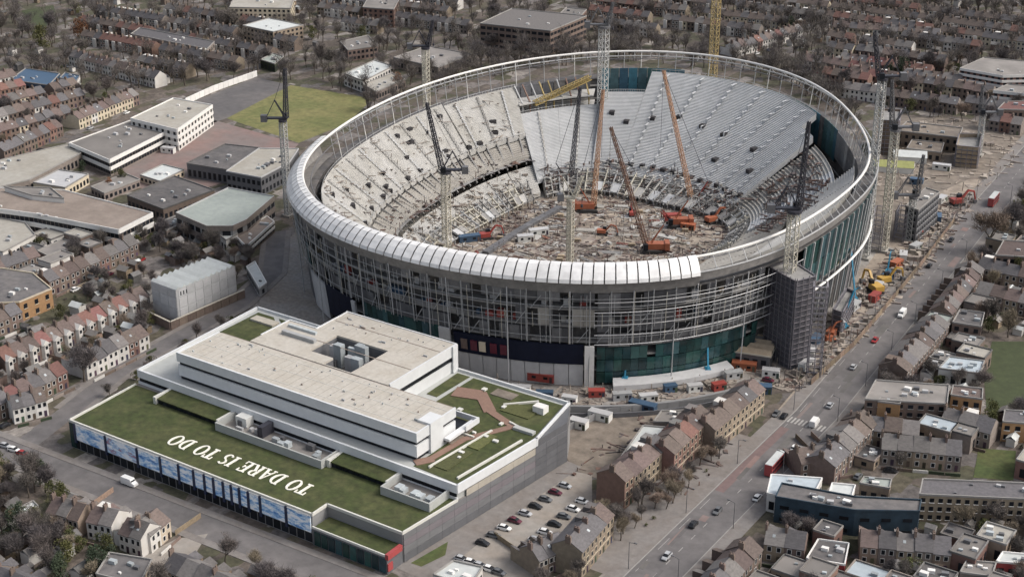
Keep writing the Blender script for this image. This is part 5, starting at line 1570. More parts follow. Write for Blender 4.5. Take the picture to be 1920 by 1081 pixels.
for i, (lb, gl, h_, wm_, rm_) in enumerate((
    ('low grey roofed link in the school court', [(-228.81, -73.01), (-229.63, -51.2), (-217.92, -53.28), (-217.25, -75.58)], 4, 'brick_grey', 'flat_roof'),
    ('pale canopy roof in the school court', [(-223.49, -48.05), (-225.91, -31.07), (-211.9, -31.02), (-209.08, -49.17)], 3.5, 'render_cream', 'roof_pale'),
    ('raised grey roof on the brown school wing', [(-244.7, -107.52), (-226.61, -97.01), (-211.02, -103.07), (-225.74, -108.09)], 11, 'white_trim', 'flat_roof'),
    ('small white roofed plant room on the sports hall side', [(-135.74, -87.4), (-135.62, -79.88), (-128.74, -82.68), (-127.7, -90.75)], 6, 'render_white', 'roof_pale'),
    ('low brown roofed annex below the brown wing', [(-187.05, -139), (-188.59, -124.24), (-177.69, -124.14), (-174.83, -141.2)], 4, 'brick_brown', 'flat_roof'),
    ('grey roofed hut left of the sports hall', [(-169.7, -90.5), (-169.65, -77.99), (-160.76, -79.84), (-160.03, -93.1)], 4, 'brick_grey', 'flat_roof_dark'))):
    FB(lb, gl, h_, wm_, rm_, 1, bits=3, claim_it=i != 2)

# ------------------------------------------------------------------ terraced houses
HP = {}
def hmesh(key, fn, material):
    k = (key, material)
    if k not in HP:
        me = fn().mesh(key[0])
        me.materials.append(MATS[material])
        HP[k] = me
    return HP[k]
def slab_roof(x0, x1, y0, y1, ze, zr, t=0.18, over=0.35):
    """gable roof, ridge along x, with real thickness"""
    ym = (y0 + y1) / 2
    s = (zr - ze) / (ym - y0)
    y0, y1, z0 = y0 - over, y1 + over, ze - over * s
    vs = []
    for x in (x0, x1):
        vs += [(x, y0, z0 + t), (x, ym, zr + t), (x, y1, z0 + t), (x, y1, z0), (x, ym, zr), (x, y0, z0)]
    fs = [(0, 6, 7, 1), (1, 7, 8, 2), (2, 8, 9, 3), (3, 9, 10, 4), (4, 10, 11, 5), (5, 11, 6, 0), (0, 1, 4, 5), (1, 2, 3, 4), (6, 11, 10, 7), (7, 10, 9, 8)]
    return MB().add(vs, fs)
def wall_body(w, d, ze, zr):
    vs = [(0, 0, 0), (w, 0, 0), (w, d, 0), (0, d, 0), (0, 0, ze), (w, 0, ze), (w, d, ze), (0, d, ze), (0, d / 2, zr), (w, d / 2, zr)]
    return MB().add(vs, [(0, 1, 5, 4), (1, 2, 6, 9, 5), (2, 3, 7, 6), (3, 0, 4, 8, 7), (4, 5, 9, 8), (7, 8, 9, 6)])
FAR = {}
def far_house(loc, rz, w, st):
    """one of the many small houses at the far edge of the view, all joined into one object"""
    d, ze, zr = 8.4, 5.6 + random.choice((0, .3)), 8.4
    M = Matrix.Translation(loc) @ Matrix.Rotation(rz, 4, 'Z')
    rm = random.choice(st['roof'])
    wf = random.random() < .55
    bits = [(wall_body(w, d, ze, zr), st['wall']), (slab_roof(-.02, w + .02, 0, d, ze, zr), rm), (MB().box(-.35, d / 2 - 1, zr - 1, .35, d / 2 + .4, zr + 1.4), 'brick_brown')]
    for x in (w * .28, w * .74):
        for z in (1.5, 4.2):
            if wf:
                bits.append((MB().box(x - .85, -.04, z - 1.0, x + .85, .01, z + 1.0), 'render_white'))
            bits.append((MB().box(x - .55, -.06, z - .7, x + .55, .02, z + .7), 'glass_dark'))
    if random.random() < .3:
        bits.append((MB().box(.4, -1.0, 0, w * .5, .0, ze - .3), 'render_white'))
    if random.random() < .25:
        bits.append((MB().box(w * .2, d * .52, zr - 1.9, w * .8, d * .9, zr + .05), random.choice(['felt', 'render_white', 'tile_grey'])))
    for b, mm in bits:
        f = FAR.setdefault(mm, MB())
        f.add([M @ Vector(v) for v in b.v], b.f)
def add_house(loc, rz, w, style, label, group, near):
    st = style
    d, ze, zr = st.get('d', 8.4), st.get('ze', 5.6), st.get('zr', 8.4)
    dz = random.choice((0, 0, .2, .4))
    ze, zr = ze + dz, zr + dz + random.choice((0, 0, .3))
    w = round(w * 5) / 5
    T = thing(st.get('name', 'terraced_house'), label, 'house', loc, rz, group)
    def add(name, key, fn, material, parent=T):
        o = bpy.data.objects.new(name, hmesh((name, w, d, ze, zr) + key, fn, material))
        COL.objects.link(o)
        o.parent = parent
        return o
    wm, rm = st['wall'], random.choice(st['roof'])
    add('wall', (), lambda: wall_body(w, d, ze, zr), wm)
    rf = add('roof', (), lambda: slab_roof(-.02, w + .02, 0, d, ze, zr), rm)
    if random.random() < .85:
        add('chimney', (), lambda: MB().box(-.35, d / 2 - 1.2, zr - 1.0, .35, d / 2 + .4, zr + 1.3).box(-.14, d / 2 - .9, zr + 1.3, .14, d / 2 - .6, zr + 1.75).box(-.14, d / 2 - .1, zr + 1.3, .14, d / 2 + .2, zr + 1.75), 'brick_brown', rf)
    u = random.random()
    if u < .16:
        cube('dormer', rf, random.choice(['felt', wm, 'render_white', 'tile_grey']), (w * .5, d * .68, zr - .9), (w * .62, d * .34, 2.0))
    elif u < .4:
        sl = cube('skylight', rf, 'hvac', (w * random.uniform(.35, .7), d * .24, ze + (zr - ze) * .5 + .12), (.8, .9, .12))
        sl.rotation_euler = (math.atan2(zr - ze, d / 2), 0, 0)
    fl = st.get('floors', 2)
    fh = (ze - .2) / fl
    wn_m = 'glass_dark'
    if st.get('bay'):
        bw = w * .58
        def bay():
            return MB().prism([(.3, .02), (.3 + bw * .2, -1.15), (.3 + bw * .8, -1.15), (.3 + bw, .02)], 0, ze - .3)
        b = add('bay', (), bay, st['bay'])
        for f in range(fl):
            z = f * fh + .9 + fh * .22
            cube('pane', b, wn_m, (.3 + bw * .5, -1.16, z), (bw * .34, .08, fh * .42))
        if st.get('gable'):
            add('bay_gable', (), lambda: MB().add([(.15, -1.3, ze - .25), (.45 + bw, -1.3, ze - .25), (.3 + bw / 2, -1.3, ze + 1.35), (.15, 2.2, ze - .25), (.45 + bw, 2.2, ze - .25), (.3 + bw / 2, 2.2, ze + 1.35)],
                [(0, 1, 2), (0, 2, 5, 3), (1, 4, 5, 2)]), st['bay'], rf)
        xs = [w * .78]
    else:
        xs = [w * .28, w * .74]
    for f in range(fl):
        for j, x in enumerate(xs):
            z = f * fh + .9 + fh * .22
            if f == 0 and j == len(xs) - 1:
                cube('door', T, 'door_dark', (x, -.02, 1.05), (.95, .1, 2.1))
                continue
            fr = None
            if near:
                fr = cube('window', T, 'render_cream' if st.get('lintel') else 'white_trim', (x, -.02, z), (1.5 if st.get('lintel') else 1.3, .08, fh * .6))
                cube('pane', fr, wn_m, (0, -.3, 0), (.8, .8, .84))
            else:
                cube('window', T, wn_m, (x, -.02, z), (1.1, .1, fh * .5))
    if near and not st.get('lintel') and st.get('name') != 'shop_house':
        cube('garden_wall', T, random.choice(['brick_brown', 'brick_tan', 'render_white', 'leaf_dark', 'brick_grey']), (w / 2, -3.0, .5), (w * .96, .3, 1.0))
    if st.get('lintel') and near:
        cube('string_course', T, 'render_cream', (w / 2, -.04, fh + .1), (w, .1, .22))
    # rear wing
    if st.get('rear', True):
        add('rear_wing', (), lambda: wall_body(3.2, w * .5, ze * .72, ze * .95).__class__().add(
            [(0, d, 0), (w * .5, d, 0), (w * .5, d + 4, 0), (0, d + 4, 0), (0, d, ze * .8), (w * .5, d, ze * .62), (w * .5, d + 4, ze * .62), (0, d + 4, ze * .8)],
            [(1, 2, 6, 5), (2, 3, 7, 6), (3, 0, 4, 7)]), wm)
        add('rear_roof', (), lambda: MB().add([(-.1, d - .1, ze * .82), (w * .5 + .2, d - .1, ze * .61), (w * .5 + .2, d + 4.2, ze * .61), (-.1, d + 4.2, ze * .82)], [(0, 1, 2, 3)]), rm)
    return T
STY = {
    'white_bay': dict(wall='brick_brown', roof=['tile_red', 'tile_brown', 'tile_brown', 'tile_red'], bay='render_white', gable=True, word='white bay house'),
    'brown': dict(wall='brick_brown', roof=['slate', 'tile_brown', 'tile_brown', 'slate', 'tile_grey'], word='brown brick house'),
    'red': dict(wall='brick_red', roof=['tile_red', 'tile_brown', 'tile_red'], word='red brick house'),
    'white': dict(wall='render_white', roof=['slate', 'tile_grey', 'tile_brown'], word='white house'),
    'cream': dict(wall='render_cream', roof=['tile_brown', 'slate', 'tile_brown'], word='cream house'),
    'tan': dict(wall='brick_tan', roof=['slate', 'tile_grey', 'tile_brown'], word='tan brick house'),
    'grey': dict(wall='brick_grey', roof=['slate', 'slate', 'tile_grey'], word='grey brick house'),
    'tall_red': dict(wall='brick_red', roof=['tile_red', 'tile_brown'], floors=3, ze=9.0, zr=11.6, d=9.5, lintel=True, rear=False, name='shop_house', word='tall red house'),
    'tall_tan': dict(wall='brick_tan', roof=['tile_brown', 'slate'], floors=3, ze=8.6, zr=11.0, d=9.0, lintel=True, rear=False, name='shop_house', word='tall tan house'),
    'shop': dict(wall='brick_brown', roof=['slate', 'tile_brown', 'tile_grey'], floors=2, ze=6.6, zr=9.2, d=10, rear=False, name='shop_house', word='brown shop house'),
}
NH = [0]
STREETS = []
def row(p, q, styles, desc, n=None, near=False, w=5.2, cars=0.0, fences=0.35, far=False):
    if 'shop' in styles or any(str(x).startswith('tall') for x in styles):
        fences = 0
    p, q = Vector(p[:2]), Vector(q[:2])
    L = (q - p).length
    n = n or max(1, int(round(L / w)))
    d = (q - p).normalized()
    nr = Vector((d.y, -d.x))
    rz = math.atan2(d.y, d.x)
    ww = L / n
    claim([tuple(p + nr * 1.2), tuple(q + nr * 1.2), tuple(q - nr * 12), tuple(p - nr * 12)])
    # the same word may not be used twice for one place: number them along the row
    fe = None
    main = styles if isinstance(styles, str) else random.choice(styles)
    for i in range(n):
        s = main if isinstance(styles, str) or random.random() < .72 else random.choice(styles)
        c = p + d * (ww * i)
        if far:
            far_house((c.x, c.y, 0), rz, ww, STY[s])
            continue
        lb = '%s, %s from left in %s' % (STY[s]['word'], nth(i), desc)
        add_house((c.x, c.y, 0), rz, ww, STY[s], lb, 'terraced houses', near)
        NH[0] += 1
        if random.random() < fences:
            if fe is None:
                fe = thing('garden_fence', 'wooden garden fence panels behind %s' % desc, 'fence', (p.x, p.y, 0), rz)
            cube('fence_panel', fe, 'shed_wood', (ww * i + ww * .98, 19, .9), (.12, 11, 1.8))
    STREETS.append((p + nr * 4.2, q + nr * 4.2, desc, cars))
W = 'white_bay'
row((-111.93, -216.75, 0), (-112.3, -148.68, 0), [W], 'the white bay row left of the clad block', near=True, cars=.5, fences=0)
row((-112.93, -232.06, 0), (-112.76, -218.8, 0), [W], 'the white bay row cut by the picture edge', near=True)
row((-153.7, -161.33, 0), (-155.67, -112.94, 0), ['red', 'brown', 'brown'], 'the row behind the white bays', near=True, cars=.3)
row((-86.82, -244.15, 0), (-87.51, -210.1, -0), ['brown', 'red', 'brown', 'white'], 'the near row left of the side road', near=True, cars=.2)
row((-86.27, -202.91, 0), (-87.31, -172.71, 0), ['red', 'brown', 'tan', 'white'], 'the short row right of the dark tree', near=True, cars=.2)
row((-81.38, -238.3, 0), (-77.1, -227.84, 0), ['white'], 'the white pair left of the grass roof', n=3, near=True)
row((-9.34, -271.85, 0), (-0.89, -270.17, 0), ['white'], 'the white gabled group below the front road', n=2, near=True)
row((2.8, -270.99, -0), (11.37, -270.44, 0), ['white'], 'the white group left of the forecourt', n=2, near=True)
row((11.88, -267.49, 0), (9.86, -257.88, 0), ['white', 'cream'], 'the white group right of the gabled pair', n=2, near=True)
row((-22.82, -274.8, 0), (-11.24, -273.13, 0), ['cream', 'tan'], 'the cream pair among the bottom left trees', n=3, near=True)
# along the main road
row((109.78, -173.03, 0), (109.47, -145.77, 0), ['tall_red', 'tall_red', 'tall_tan'], 'the brick parade nearest the car park', near=True, w=5.6)
row((113.62, -149.98, -0), (112.06, -121.19, 0), ['tall_red'], 'the red brick parade by the road', near=True, w=5.6)
row((116.6, -128.93, 0), (117.21, -94.06, 0), ['tall_tan'], 'the tan parade beside the dirt site', near=True, w=5.6)
row((118.24, -210.69, 0), (115.54, -188.96, 0), ['tall_tan', 'tall_red'], 'the parade at the bottom edge', near=True, w=5.6)
row((108.58, -217.21, 0), (111.76, -207.21, 0), ['brown', 'tan'], 'the pair beside the car park exit', n=3, near=True)
row((155.5, -126), (155.5, -92), ['shop'], 'the shops right of the road crossing', near=True, w=6, cars=.3)
row((150, -52), (148.5, -6), ['shop', 'grey', 'shop'], 'the shops opposite the stadium', near=True, w=6, cars=.2)
row((146, 4), (142, 52), ['shop', 'brown'], 'the shops opposite the dirt site', near=True, w=6, cars=.2)
row((158, -238), (156.5, -178), ['shop', 'tan', 'brown'], 'the shops at the bottom of the road', near=True, w=6, cars=.2)
row((145.68, -128.35, -0), (155.9, -115.64, 0), ['brown', 'grey'], 'the row behind the pale blue roof', near=True)
row((162.19, -105.45, 0), (184.34, -96.06, 0), ['grey', 'brown', 'tan'], 'the row behind the tan flats', near=True, cars=.3)
row((148.61, -98.22, 0), (168.78, -90.87, -0), ['brown', 'brown', 'tan'], 'the row behind the brick block', near=True, cars=.2)
row((155.32, -174.63, 0), (165.88, -171.35, 0), ['brown', 'tan'], 'the row left of the red sided block', near=True)
row((178.01, -160.93, 0), (200.43, -151.2, 0), ['brown', 'grey', 'tan'], 'the row along the bottom right edge', near=True, cars=.3)
# far rows read off the photograph
row((-412.32, 74.96, -0), (-333.33, 67.94, 0), ['white', 'cream', 'white'], 'the long pale terrace at far left', cars=.2)
row((-309.57, -8.15, 0), (-317.53, 40.85, 0), ['white', 'cream', 'brown'], 'the white fronted row beyond the school', cars=.3)
row((-298.54, -64.7, 0), (-307.98, -20.1, 0), ['brown', 'red'], 'the row left of the school wing', cars=.3)
row((-93.88, 310.3, 0), (-80.11, 375.82, -0), ['white', 'white', 'red'], 'the pale row behind the far rim', cars=.2)
row((-68.13, 393.78, 0), (-4.65, 410.58, 0), ['white', 'cream', 'white'], 'the white terrace at top right', cars=.2)
row((14.94, 265.09, 0), (55.67, 268.77, -0), ['brown', 'grey', 'cream'], 'the terrace beyond the dirt site', cars=.3)
row((10.62, 307.8, 0), (42.44, 313.64, 0), ['grey', 'brown'], 'the dark roofed terrace at upper right')
def fill(poly, dirv, spacing, styles, desc, run=9, maxrows=40, w=5.4, keepp=0.85, near=False, cars=0.15, limit=999, far=False):
    """streets of terraces over a quarter of the town, wherever the ground is still free"""
    d = Vector(dirv).normalized()
    nr = Vector((d.y, -d.x))
    us = [Vector(p[:2]).dot(d) for p in poly]
    vs = [Vector(p[:2]).dot(-nr) for p in poly]
    v = min(vs) + 4
    ri = 0
    made = 0
    while v < max(vs) and ri < maxrows and made < limit:
        u = min(us) + random.uniform(0, 10)
        cur = []
        def flush():
            nonlocal cur, ri, made
            if len(cur) >= 3:
                a = d * cur[0] - nr * v
                b = d * (cur[-1] + w) - nr * v
                row(a, b, styles, 'the %s row of %s' % (nth(ri), desc), n=len(cur), near=near, cars=0 if far else cars, far=far)
                ri += 1
                made += len(cur)
            cur = []
        while u < max(us):
            a = d * u - nr * v
            fp = [tuple(a), tuple(a + d * w), tuple(a + d * w - nr * 9), tuple(a - nr * 9)]
            c = a + d * w / 2 - nr * 4
            if in_poly(c.x, c.y, poly) and is_free(fp) and len(cur) < run and random.random() < .97:
                cur.append(u)
                u += w
            else:
                flush()
                u += w * random.choice((1, 1, 2))
        flush()
        v += spacing
X, Y = (1, 0), (0, 1)
ALLS = ['brown', 'brown', 'red', 'grey', 'tan', 'cream', 'white']
fill([(-435.08, 20.52), (-376.79, 39.93), (-327.35, 41.57), (-309.2, -15.54), (-303.69, -82.5)], (0.08, 1), 21, ['brown', 'red', 'brown', 'white', 'cream'], 'the far left streets', 12, limit=44)
fill([(-496.78, 167.31), (-368.76, 272.16), (-330.84, 226.62), (-313.09, 123.42), (-336.66, 86.9), (-432.87, 101.37)], (1, .05), 27, ALLS, 'the top left streets', 11, limit=90, far=True)
fill([(-429.39, 298.16), (-323.32, 369.7), (-249.61, 264.77), (-330.84, 226.62)], (1, .12), 27, ['brown', 'grey', 'tan', 'brown', 'white'], 'top centre streets', 10, limit=90, far=True)
fill([(-260.93, 411.78), (-117.43, 508.58), (-74.29, 399.66), (-109.99, 342.73), (-198.33, 315.99)], (1, .1), 28, ALLS, 'streets behind the rim', 12, limit=90, far=True)
fill([(-123.67, 504.37), (16.72, 599.06), (68.7, 416.98), (14.18, 395.25), (-45.12, 340.21), (-91.68, 422.54)], (1, .02), 25, ['brown', 'white', 'grey', 'red', 'cream'], 'the top right streets', 13, limit=90, far=True)
fill([(-42.66, 334.49), (-22.71, 385.79), (26.55, 359.55), (74.44, 288.46), (101.8, 301.04), (123.54, 224.87), (76.62, 255.65), (10.22, 269.26)], (1, .05), 25, ['brown', 'red', 'grey', 'cream'], 'streets above the site', 10, limit=44)
fill([(-53.43, 312.72), (-36.96, 353.19), (6.55, 318.4), (18.84, 262.88), (0.58, 262.76)], (1, .05), 22, ['red', 'brown', 'white'], 'streets beside the rim', 8, limit=30)
fill([(103.25, 182.67), (123.54, 224.87), (183.11, 16.2), (162.23, 2.12), (144.6, 12.79), (131.98, 81.08)], (1, .0), 24, ['brown', 'tan', 'grey'], 'streets at right edge', 8, near=True, limit=26)
fill([(148.79, -76.37), (204.93, -60.23), (211.67, -83.84), (183.9, -94.79), (159.55, -103.21)], (1, .0), 22, ['brown', 'tan', 'grey'], 'yards behind the block', 7, near=True, limit=18)
fill([(-214.36, -152.53), (-203.42, -108.37), (-161.15, -102.31), (-152.87, -124.91), (-156.93, -157.22), (-161.7, -193.82)], (.1, 1), 20, ['brown', 'red', 'tan'], 'streets below the school', 8, near=True, limit=26)
fill([(-165.72, -190.67), (-141.84, -180.41), (-119.17, -208.96), (-117.89, -228.16)], (.05, 1), 20, ['red', 'brown'], 'streets at left edge', 8, near=True, limit=12)
fill([(-54.14, -278.15), (-48.27, -259.18), (-20.61, -262.77), (13.38, -295), (-11.36, -311.69)], (1, .05), 24, ['brown', 'tan'], 'bottom left houses', 5, near=True, limit=9)
fill([(17.86, -264.12), (40.88, -238.65), (74.34, -241.84), (71.12, -256.05), (34.6, -280.69)], (1, .0), 20, ['tan', 'brown', 'grey'], 'front road houses', 7, near=True, limit=14)
mm = bpy.data.meshes.new('distant_terraces')
fv, ff, fm = [], [], []
for i, (k, b) in enumerate(FAR.items()):
    mm.materials.append(MATS[k])
    o0 = len(fv)
    fv += b.v
    ff += [tuple(j + o0 for j in f) for f in b.f]
    fm += [i] * len(b.f)
mm.from_pydata(fv, [], ff)
mm.polygons.foreach_set('material_index', fm)
mm.update()
dt = bpy.data.objects.new('distant_terraces', mm)
COL.objects.link(dt)
dt['kind'] = 'stuff'
tag(dt, 'many small terraced houses filling the top of the view', 'houses')
def units(poly, n, desc):
    """small flat roofed shops, workshops and extensions packed into the free ground"""
    xs = [p[0] for p in poly]; ys = [p[1] for p in poly]
    out = []
    for _ in range(n * 60):
        if len(out) >= n:
            break
        x, y = random.uniform(min(xs), max(xs)), random.uniform(min(ys), max(ys))
        sx, sy = random.uniform(3, 7.5), random.uniform(3, 6)
        q = [(x - sx, y - sy), (x + sx, y - sy), (x + sx, y + sy), (x - sx, y + sy)]
        if in_poly(x, y, poly) and is_free(q):
            claim(q)
            out.append((x, y, q))
    out.sort(key=lambda t: screen_x(t[:2]))
    for i, (x, y, q) in enumerate(out):
        rm = random.choice(['flat_roof', 'flat_roof_dark', 'flat_roof', 'roof_green', 'flat_roof', 'flat_roof_beige', 'flat_roof_dark', 'roof_blue'])
        word = {'flat_roof': 'grey', 'flat_roof_dark': 'dark', 'roof_green': 'pale green', 'roof_blue': 'pale blue', 'flat_roof_beige': 'beige'}[rm]
        FB('%s flat roofed unit, %s unit from left in %s' % (word, nth(i), desc), q, random.choice((3.2, 3.6, 5.8, 6.4)), random.choice(['brick_brown', 'brick_tan', 'brick_grey', 'render_white', 'brick_red']), rm,
           1, pitch=3.2, bits=random.choice((1, 2, 4)), group='small flat roofed units', claim_it=False, name='workshop_unit', parapet=random.choice(['felt', 'felt', 'flat_roof', 'brick_grey', 'kerb']))
units([(139.88, -44.4), (136.21, 18.94), (162.23, 2.12), (167.74, -20.55), (151.22, -53.89)], 12, 'the plots opposite the stadium')
units([(147.15, -107.51), (150.29, -70.83), (204.93, -60.23), (211.21, -82.22), (184.45, -96.38), (156.62, -113.18)], 14, 'the plots behind the shops')
units([(165.39, -192.47), (160.75, -154.41), (220.34, -114.21), (230.21, -148.75)], 15, 'the bottom right plots')
units([(137.81, 32.2), (131.89, 88.12), (144.86, 150.21), (183.11, 16.2), (162.23, 2.12)], 10, 'the plots at the right edge')
units([(-214.36, -152.53), (-203.42, -108.37), (-170.22, -93.59), (-159.68, -115.64), (-159, -155.44), (-161.7, -193.82)], 8, 'the plots below the school')
print('houses', NH[0])
strip_wall('boundary_wall', 'long white boundary wall beyond the dark school court', 'wall', [(-296.93, 54.74), (-302.03, 81.29), (-303.71, 118.66)], 0.5, 0, 3.4, 'white_trim')


# ------------------------------------------------------------------ trees
def limb(m, p, d, L, r, depth, tips, rng):
    n = 3 if depth > 0 else 2
    pts, rad = [p], [r]
    for i in range(n):
        d = (d + Vector((rng.uniform(-.18, .18), rng.uniform(-.18, .18), rng.uniform(-.02, .14)))).normalized()
        p = p + d * (L / n)
        pts.append(p)
        rad.append(r * (1 - .5 * (i + 1) / n))
    m.tube(pts, rad, 4 if depth > 1 else 3)
    if depth == 0:
        tips.append((pts[-2], d))
        tips.append((pts[-1], d))
        return
    for k in range(rng.choice((3, 4)) + (1 if depth > 1 else 0)):
        q = pts[rng.choice((1, 2, 3) if depth < 3 else (2, 3))]
        side = Vector((rng.uniform(-1, 1), rng.uniform(-1, 1), rng.uniform(0.1, .8))).normalized()
        limb(m, q, (d * .6 + side * .8).normalized(), L * rng.uniform(.5, .72), r * .45, depth - 1, tips, rng)
def bare_tree(seed, h, twigs, material):
    rng = random.Random(seed)
    m, tips = MB(), []
    limb(m, Vector((0, 0, 0)), Vector((0, 0, 1)), h * .42, h * .03, 3, tips, rng)
    t = m.mesh('trunk')
    t.materials.append(MATS['bark'])
    c = MB()
    for i in range(twigs):
        p, d = rng.choice(tips)
        for k in range(2):
            e = (d * .5 + Vector((rng.uniform(-1, 1), rng.uniform(-1, 1), rng.uniform(-.3, 1)))).normalized()
            L = rng.uniform(.08, .2) * h
            o = p + Vector((rng.gauss(0, .05), rng.gauss(0, .05), rng.gauss(0, .04))) * h
            s = e.cross(Vector((rng.uniform(-1, 1), rng.uniform(-1, 1), rng.uniform(-1, 1)))).normalized() * (.035 + h * .0016)
            c.add([o - s, o + s, o + e * L], [(0, 1, 2)])
    cm = c.mesh('crown')
    cm.materials.append(MATS[material])
    return t, cm
def leafy(seed, h, rx, n, material, lo=.12, size=.4):
    rng = random.Random(seed)
    t = MB().tube([(0, 0, 0), (0, 0, h * .55)], [h * .03, h * .012], 5).mesh('trunk')
    t.materials.append(MATS['bark'])
    c = MB()
    clumps = [(Vector((rng.gauss(0, .5), rng.gauss(0, .5), rng.uniform(-1, 1))), rng.uniform(.3, .6)) for _ in range(14)]
    for i in range(n):
        q, s = rng.choice(clumps)
        u = Vector((rng.gauss(0, 1), rng.gauss(0, 1), rng.gauss(0, 1))).normalized() * s * rng.uniform(.6, 1) + q * .75
        zz = (u.z + 1) / 2
        taper = max(.25, min(1, 1.25 - zz * .7))
        p = Vector((u.x * rx * taper, u.y * rx * taper, h * (lo + (1 - lo) * max(0, min(1, zz)))))
        a = Vector((rng.uniform(-1, 1), rng.uniform(-1, 1), rng.uniform(-1, 1))).normalized() * size
        b = a.cross(Vector((rng.uniform(-1, 1), rng.uniform(-1, 1), rng.uniform(-1, 1)))).normalized() * size
        c.add([p, p + a, p + a * .5 + b], [(0, 1, 2)])
    cm = c.mesh('crown')
    cm.materials.append(MATS[material])
    return t, cm
PROTO = {'brown': [bare_tree(10 + i, 9.5 + i * 1.2, 1150, 'twig_brown') for i in range(4)],
         'tan': [bare_tree(30 + i, 9 + i, 1150, 'twig_tan') for i in range(2)],
         'dark': [bare_tree(50 + i, 11 + i, 1500, 'twig_dark') for i in range(2)],
         'rust': [leafy(60, 8, 3.6, 1100, 'leaf_rust')],
         'ever': [leafy(70, 10, 3.8, 1700, 'leaf_dark'), leafy(71, 7, 2.6, 1000, 'leaf_dark')],
         'olive': [leafy(80, 7, 3.4, 1100, 'leaf_olive')],
         'bush': [leafy(90, 2.2, 1.6, 260, 'leaf_olive', 0, .3), leafy(91, 2.6, 1.8, 300, 'leaf_dark', 0, .3), leafy(92, 2.0, 1.7, 220, 'twig_brown', 0, .3)]}
TW = {'brown': 'bare brown tree', 'tan': 'bare tan twigged tree', 'dark': 'dark bare tree', 'rust': 'rust leaved tree', 'ever': 'dark evergreen tree', 'olive': 'olive green leafy tree', 'bush': 'low bushy shrub'}
def plant(kind, x, y, label, k=1.0, z=0.0):
    t, c = random.choice(PROTO[kind])
    T = thing('shrub' if kind == 'bush' else 'bare_tree' if kind in ('brown', 'tan', 'dark') else 'leafy_tree', label, 'shrub' if kind == 'bush' else 'tree', (x, y, z), random.uniform(0, 6.28),
              'shrubs' if kind == 'bush' else 'trees in gardens and streets')
    T.scale = (k, k, k * random.uniform(.9, 1.1))
    for nm, me in (('trunk', t), ('crown', c)):
        o = bpy.data.objects.new(nm, me)
        COL.objects.link(o)
        o.parent = T
for kd, p, k, lb in (('dark', (-86.39, -204.47, -0), 1.25, 'big dark bare tree in the garden beside the side road'), ('tan', (131.91, 86.71, 0), 2.1, 'large spreading bare tree right of the main road'),
                     ('dark', (134.42, 111.9, 0), 1.5, 'large bare tree behind the spreading one at right edge'), ('ever', (6.05, 318.06, -0), 1.3, 'round dark evergreen tree at upper right'),
                     ('ever', (0.24, 314.15, -0), 1.0, 'smaller evergreen tree left of the round one'), ('olive', (-228.72, -54.89, 0), 1.0, 'olive tree in the school court'), ('rust', (-227.87, -63.2, 0), .8, 'rust brown tree in the school court'),
                     ('ever', (-257.2, -53.02, 0), .8, 'pointed evergreen beside the school corner'), ('olive', (-451.75, 88.64, -0), 2.0, 'large olive green tree at top left'), ('rust', (-457.77, 124.36, 0), 1.8, 'large orange brown tree at top left'),
                     ('brown', (-48.27, -259.18, -0), 1.2, 'bare brown tree on the corner of the front road'), ('olive', (-144.12, -103.74, 0), 1.0, 'olive tree below the sports hall'), ('olive', (-332.82, 200.48, 0), 1.2, 'olive tree behind the school court'),
                     ('rust', (-221.77, 144.49, 0), 1.2, 'rust brown tree beside the pale annex'), ('ever', (-94.02, 386.35, 0), 1.0, 'evergreen tree behind the pale far row')):
    plant(kd, p[0], p[1], lb, k)
    claim([(p[0] - 3, p[1] - 3), (p[0] + 3, p[1] - 3), (p[0] + 3, p[1] + 3), (p[0] - 3, p[1] + 3)])
def scatter(poly, n, kinds, desc, gap=2, kmin=.6, kmax=1.1):
    """trees wherever the quarter has free ground; labelled left to right as one sees them"""
    xs = [p[0] for p in poly]; ys = [p[1] for p in poly]
    pts = []
    tries = 0
    while len(pts) < n and tries < n * 60:
        tries += 1
        x, y = random.uniform(min(xs), max(xs)), random.uniform(min(ys), max(ys))
        if in_poly(x, y, poly) and free_at(x, y, 1):
            if all((x - a) ** 2 + (y - b) ** 2 > gap * gap for a, b in pts):
                pts.append((x, y))
    pts.sort(key=screen_x)
    for i, (x, y) in enumerate(pts):
        kd = random.choice(kinds)
        plant(kd, x, y, '%s, %s plant from left in %s' % (TW[kd], nth(i), desc), random.uniform(kmin, kmax) * (1.12 if kd != 'bush' else 1.0))
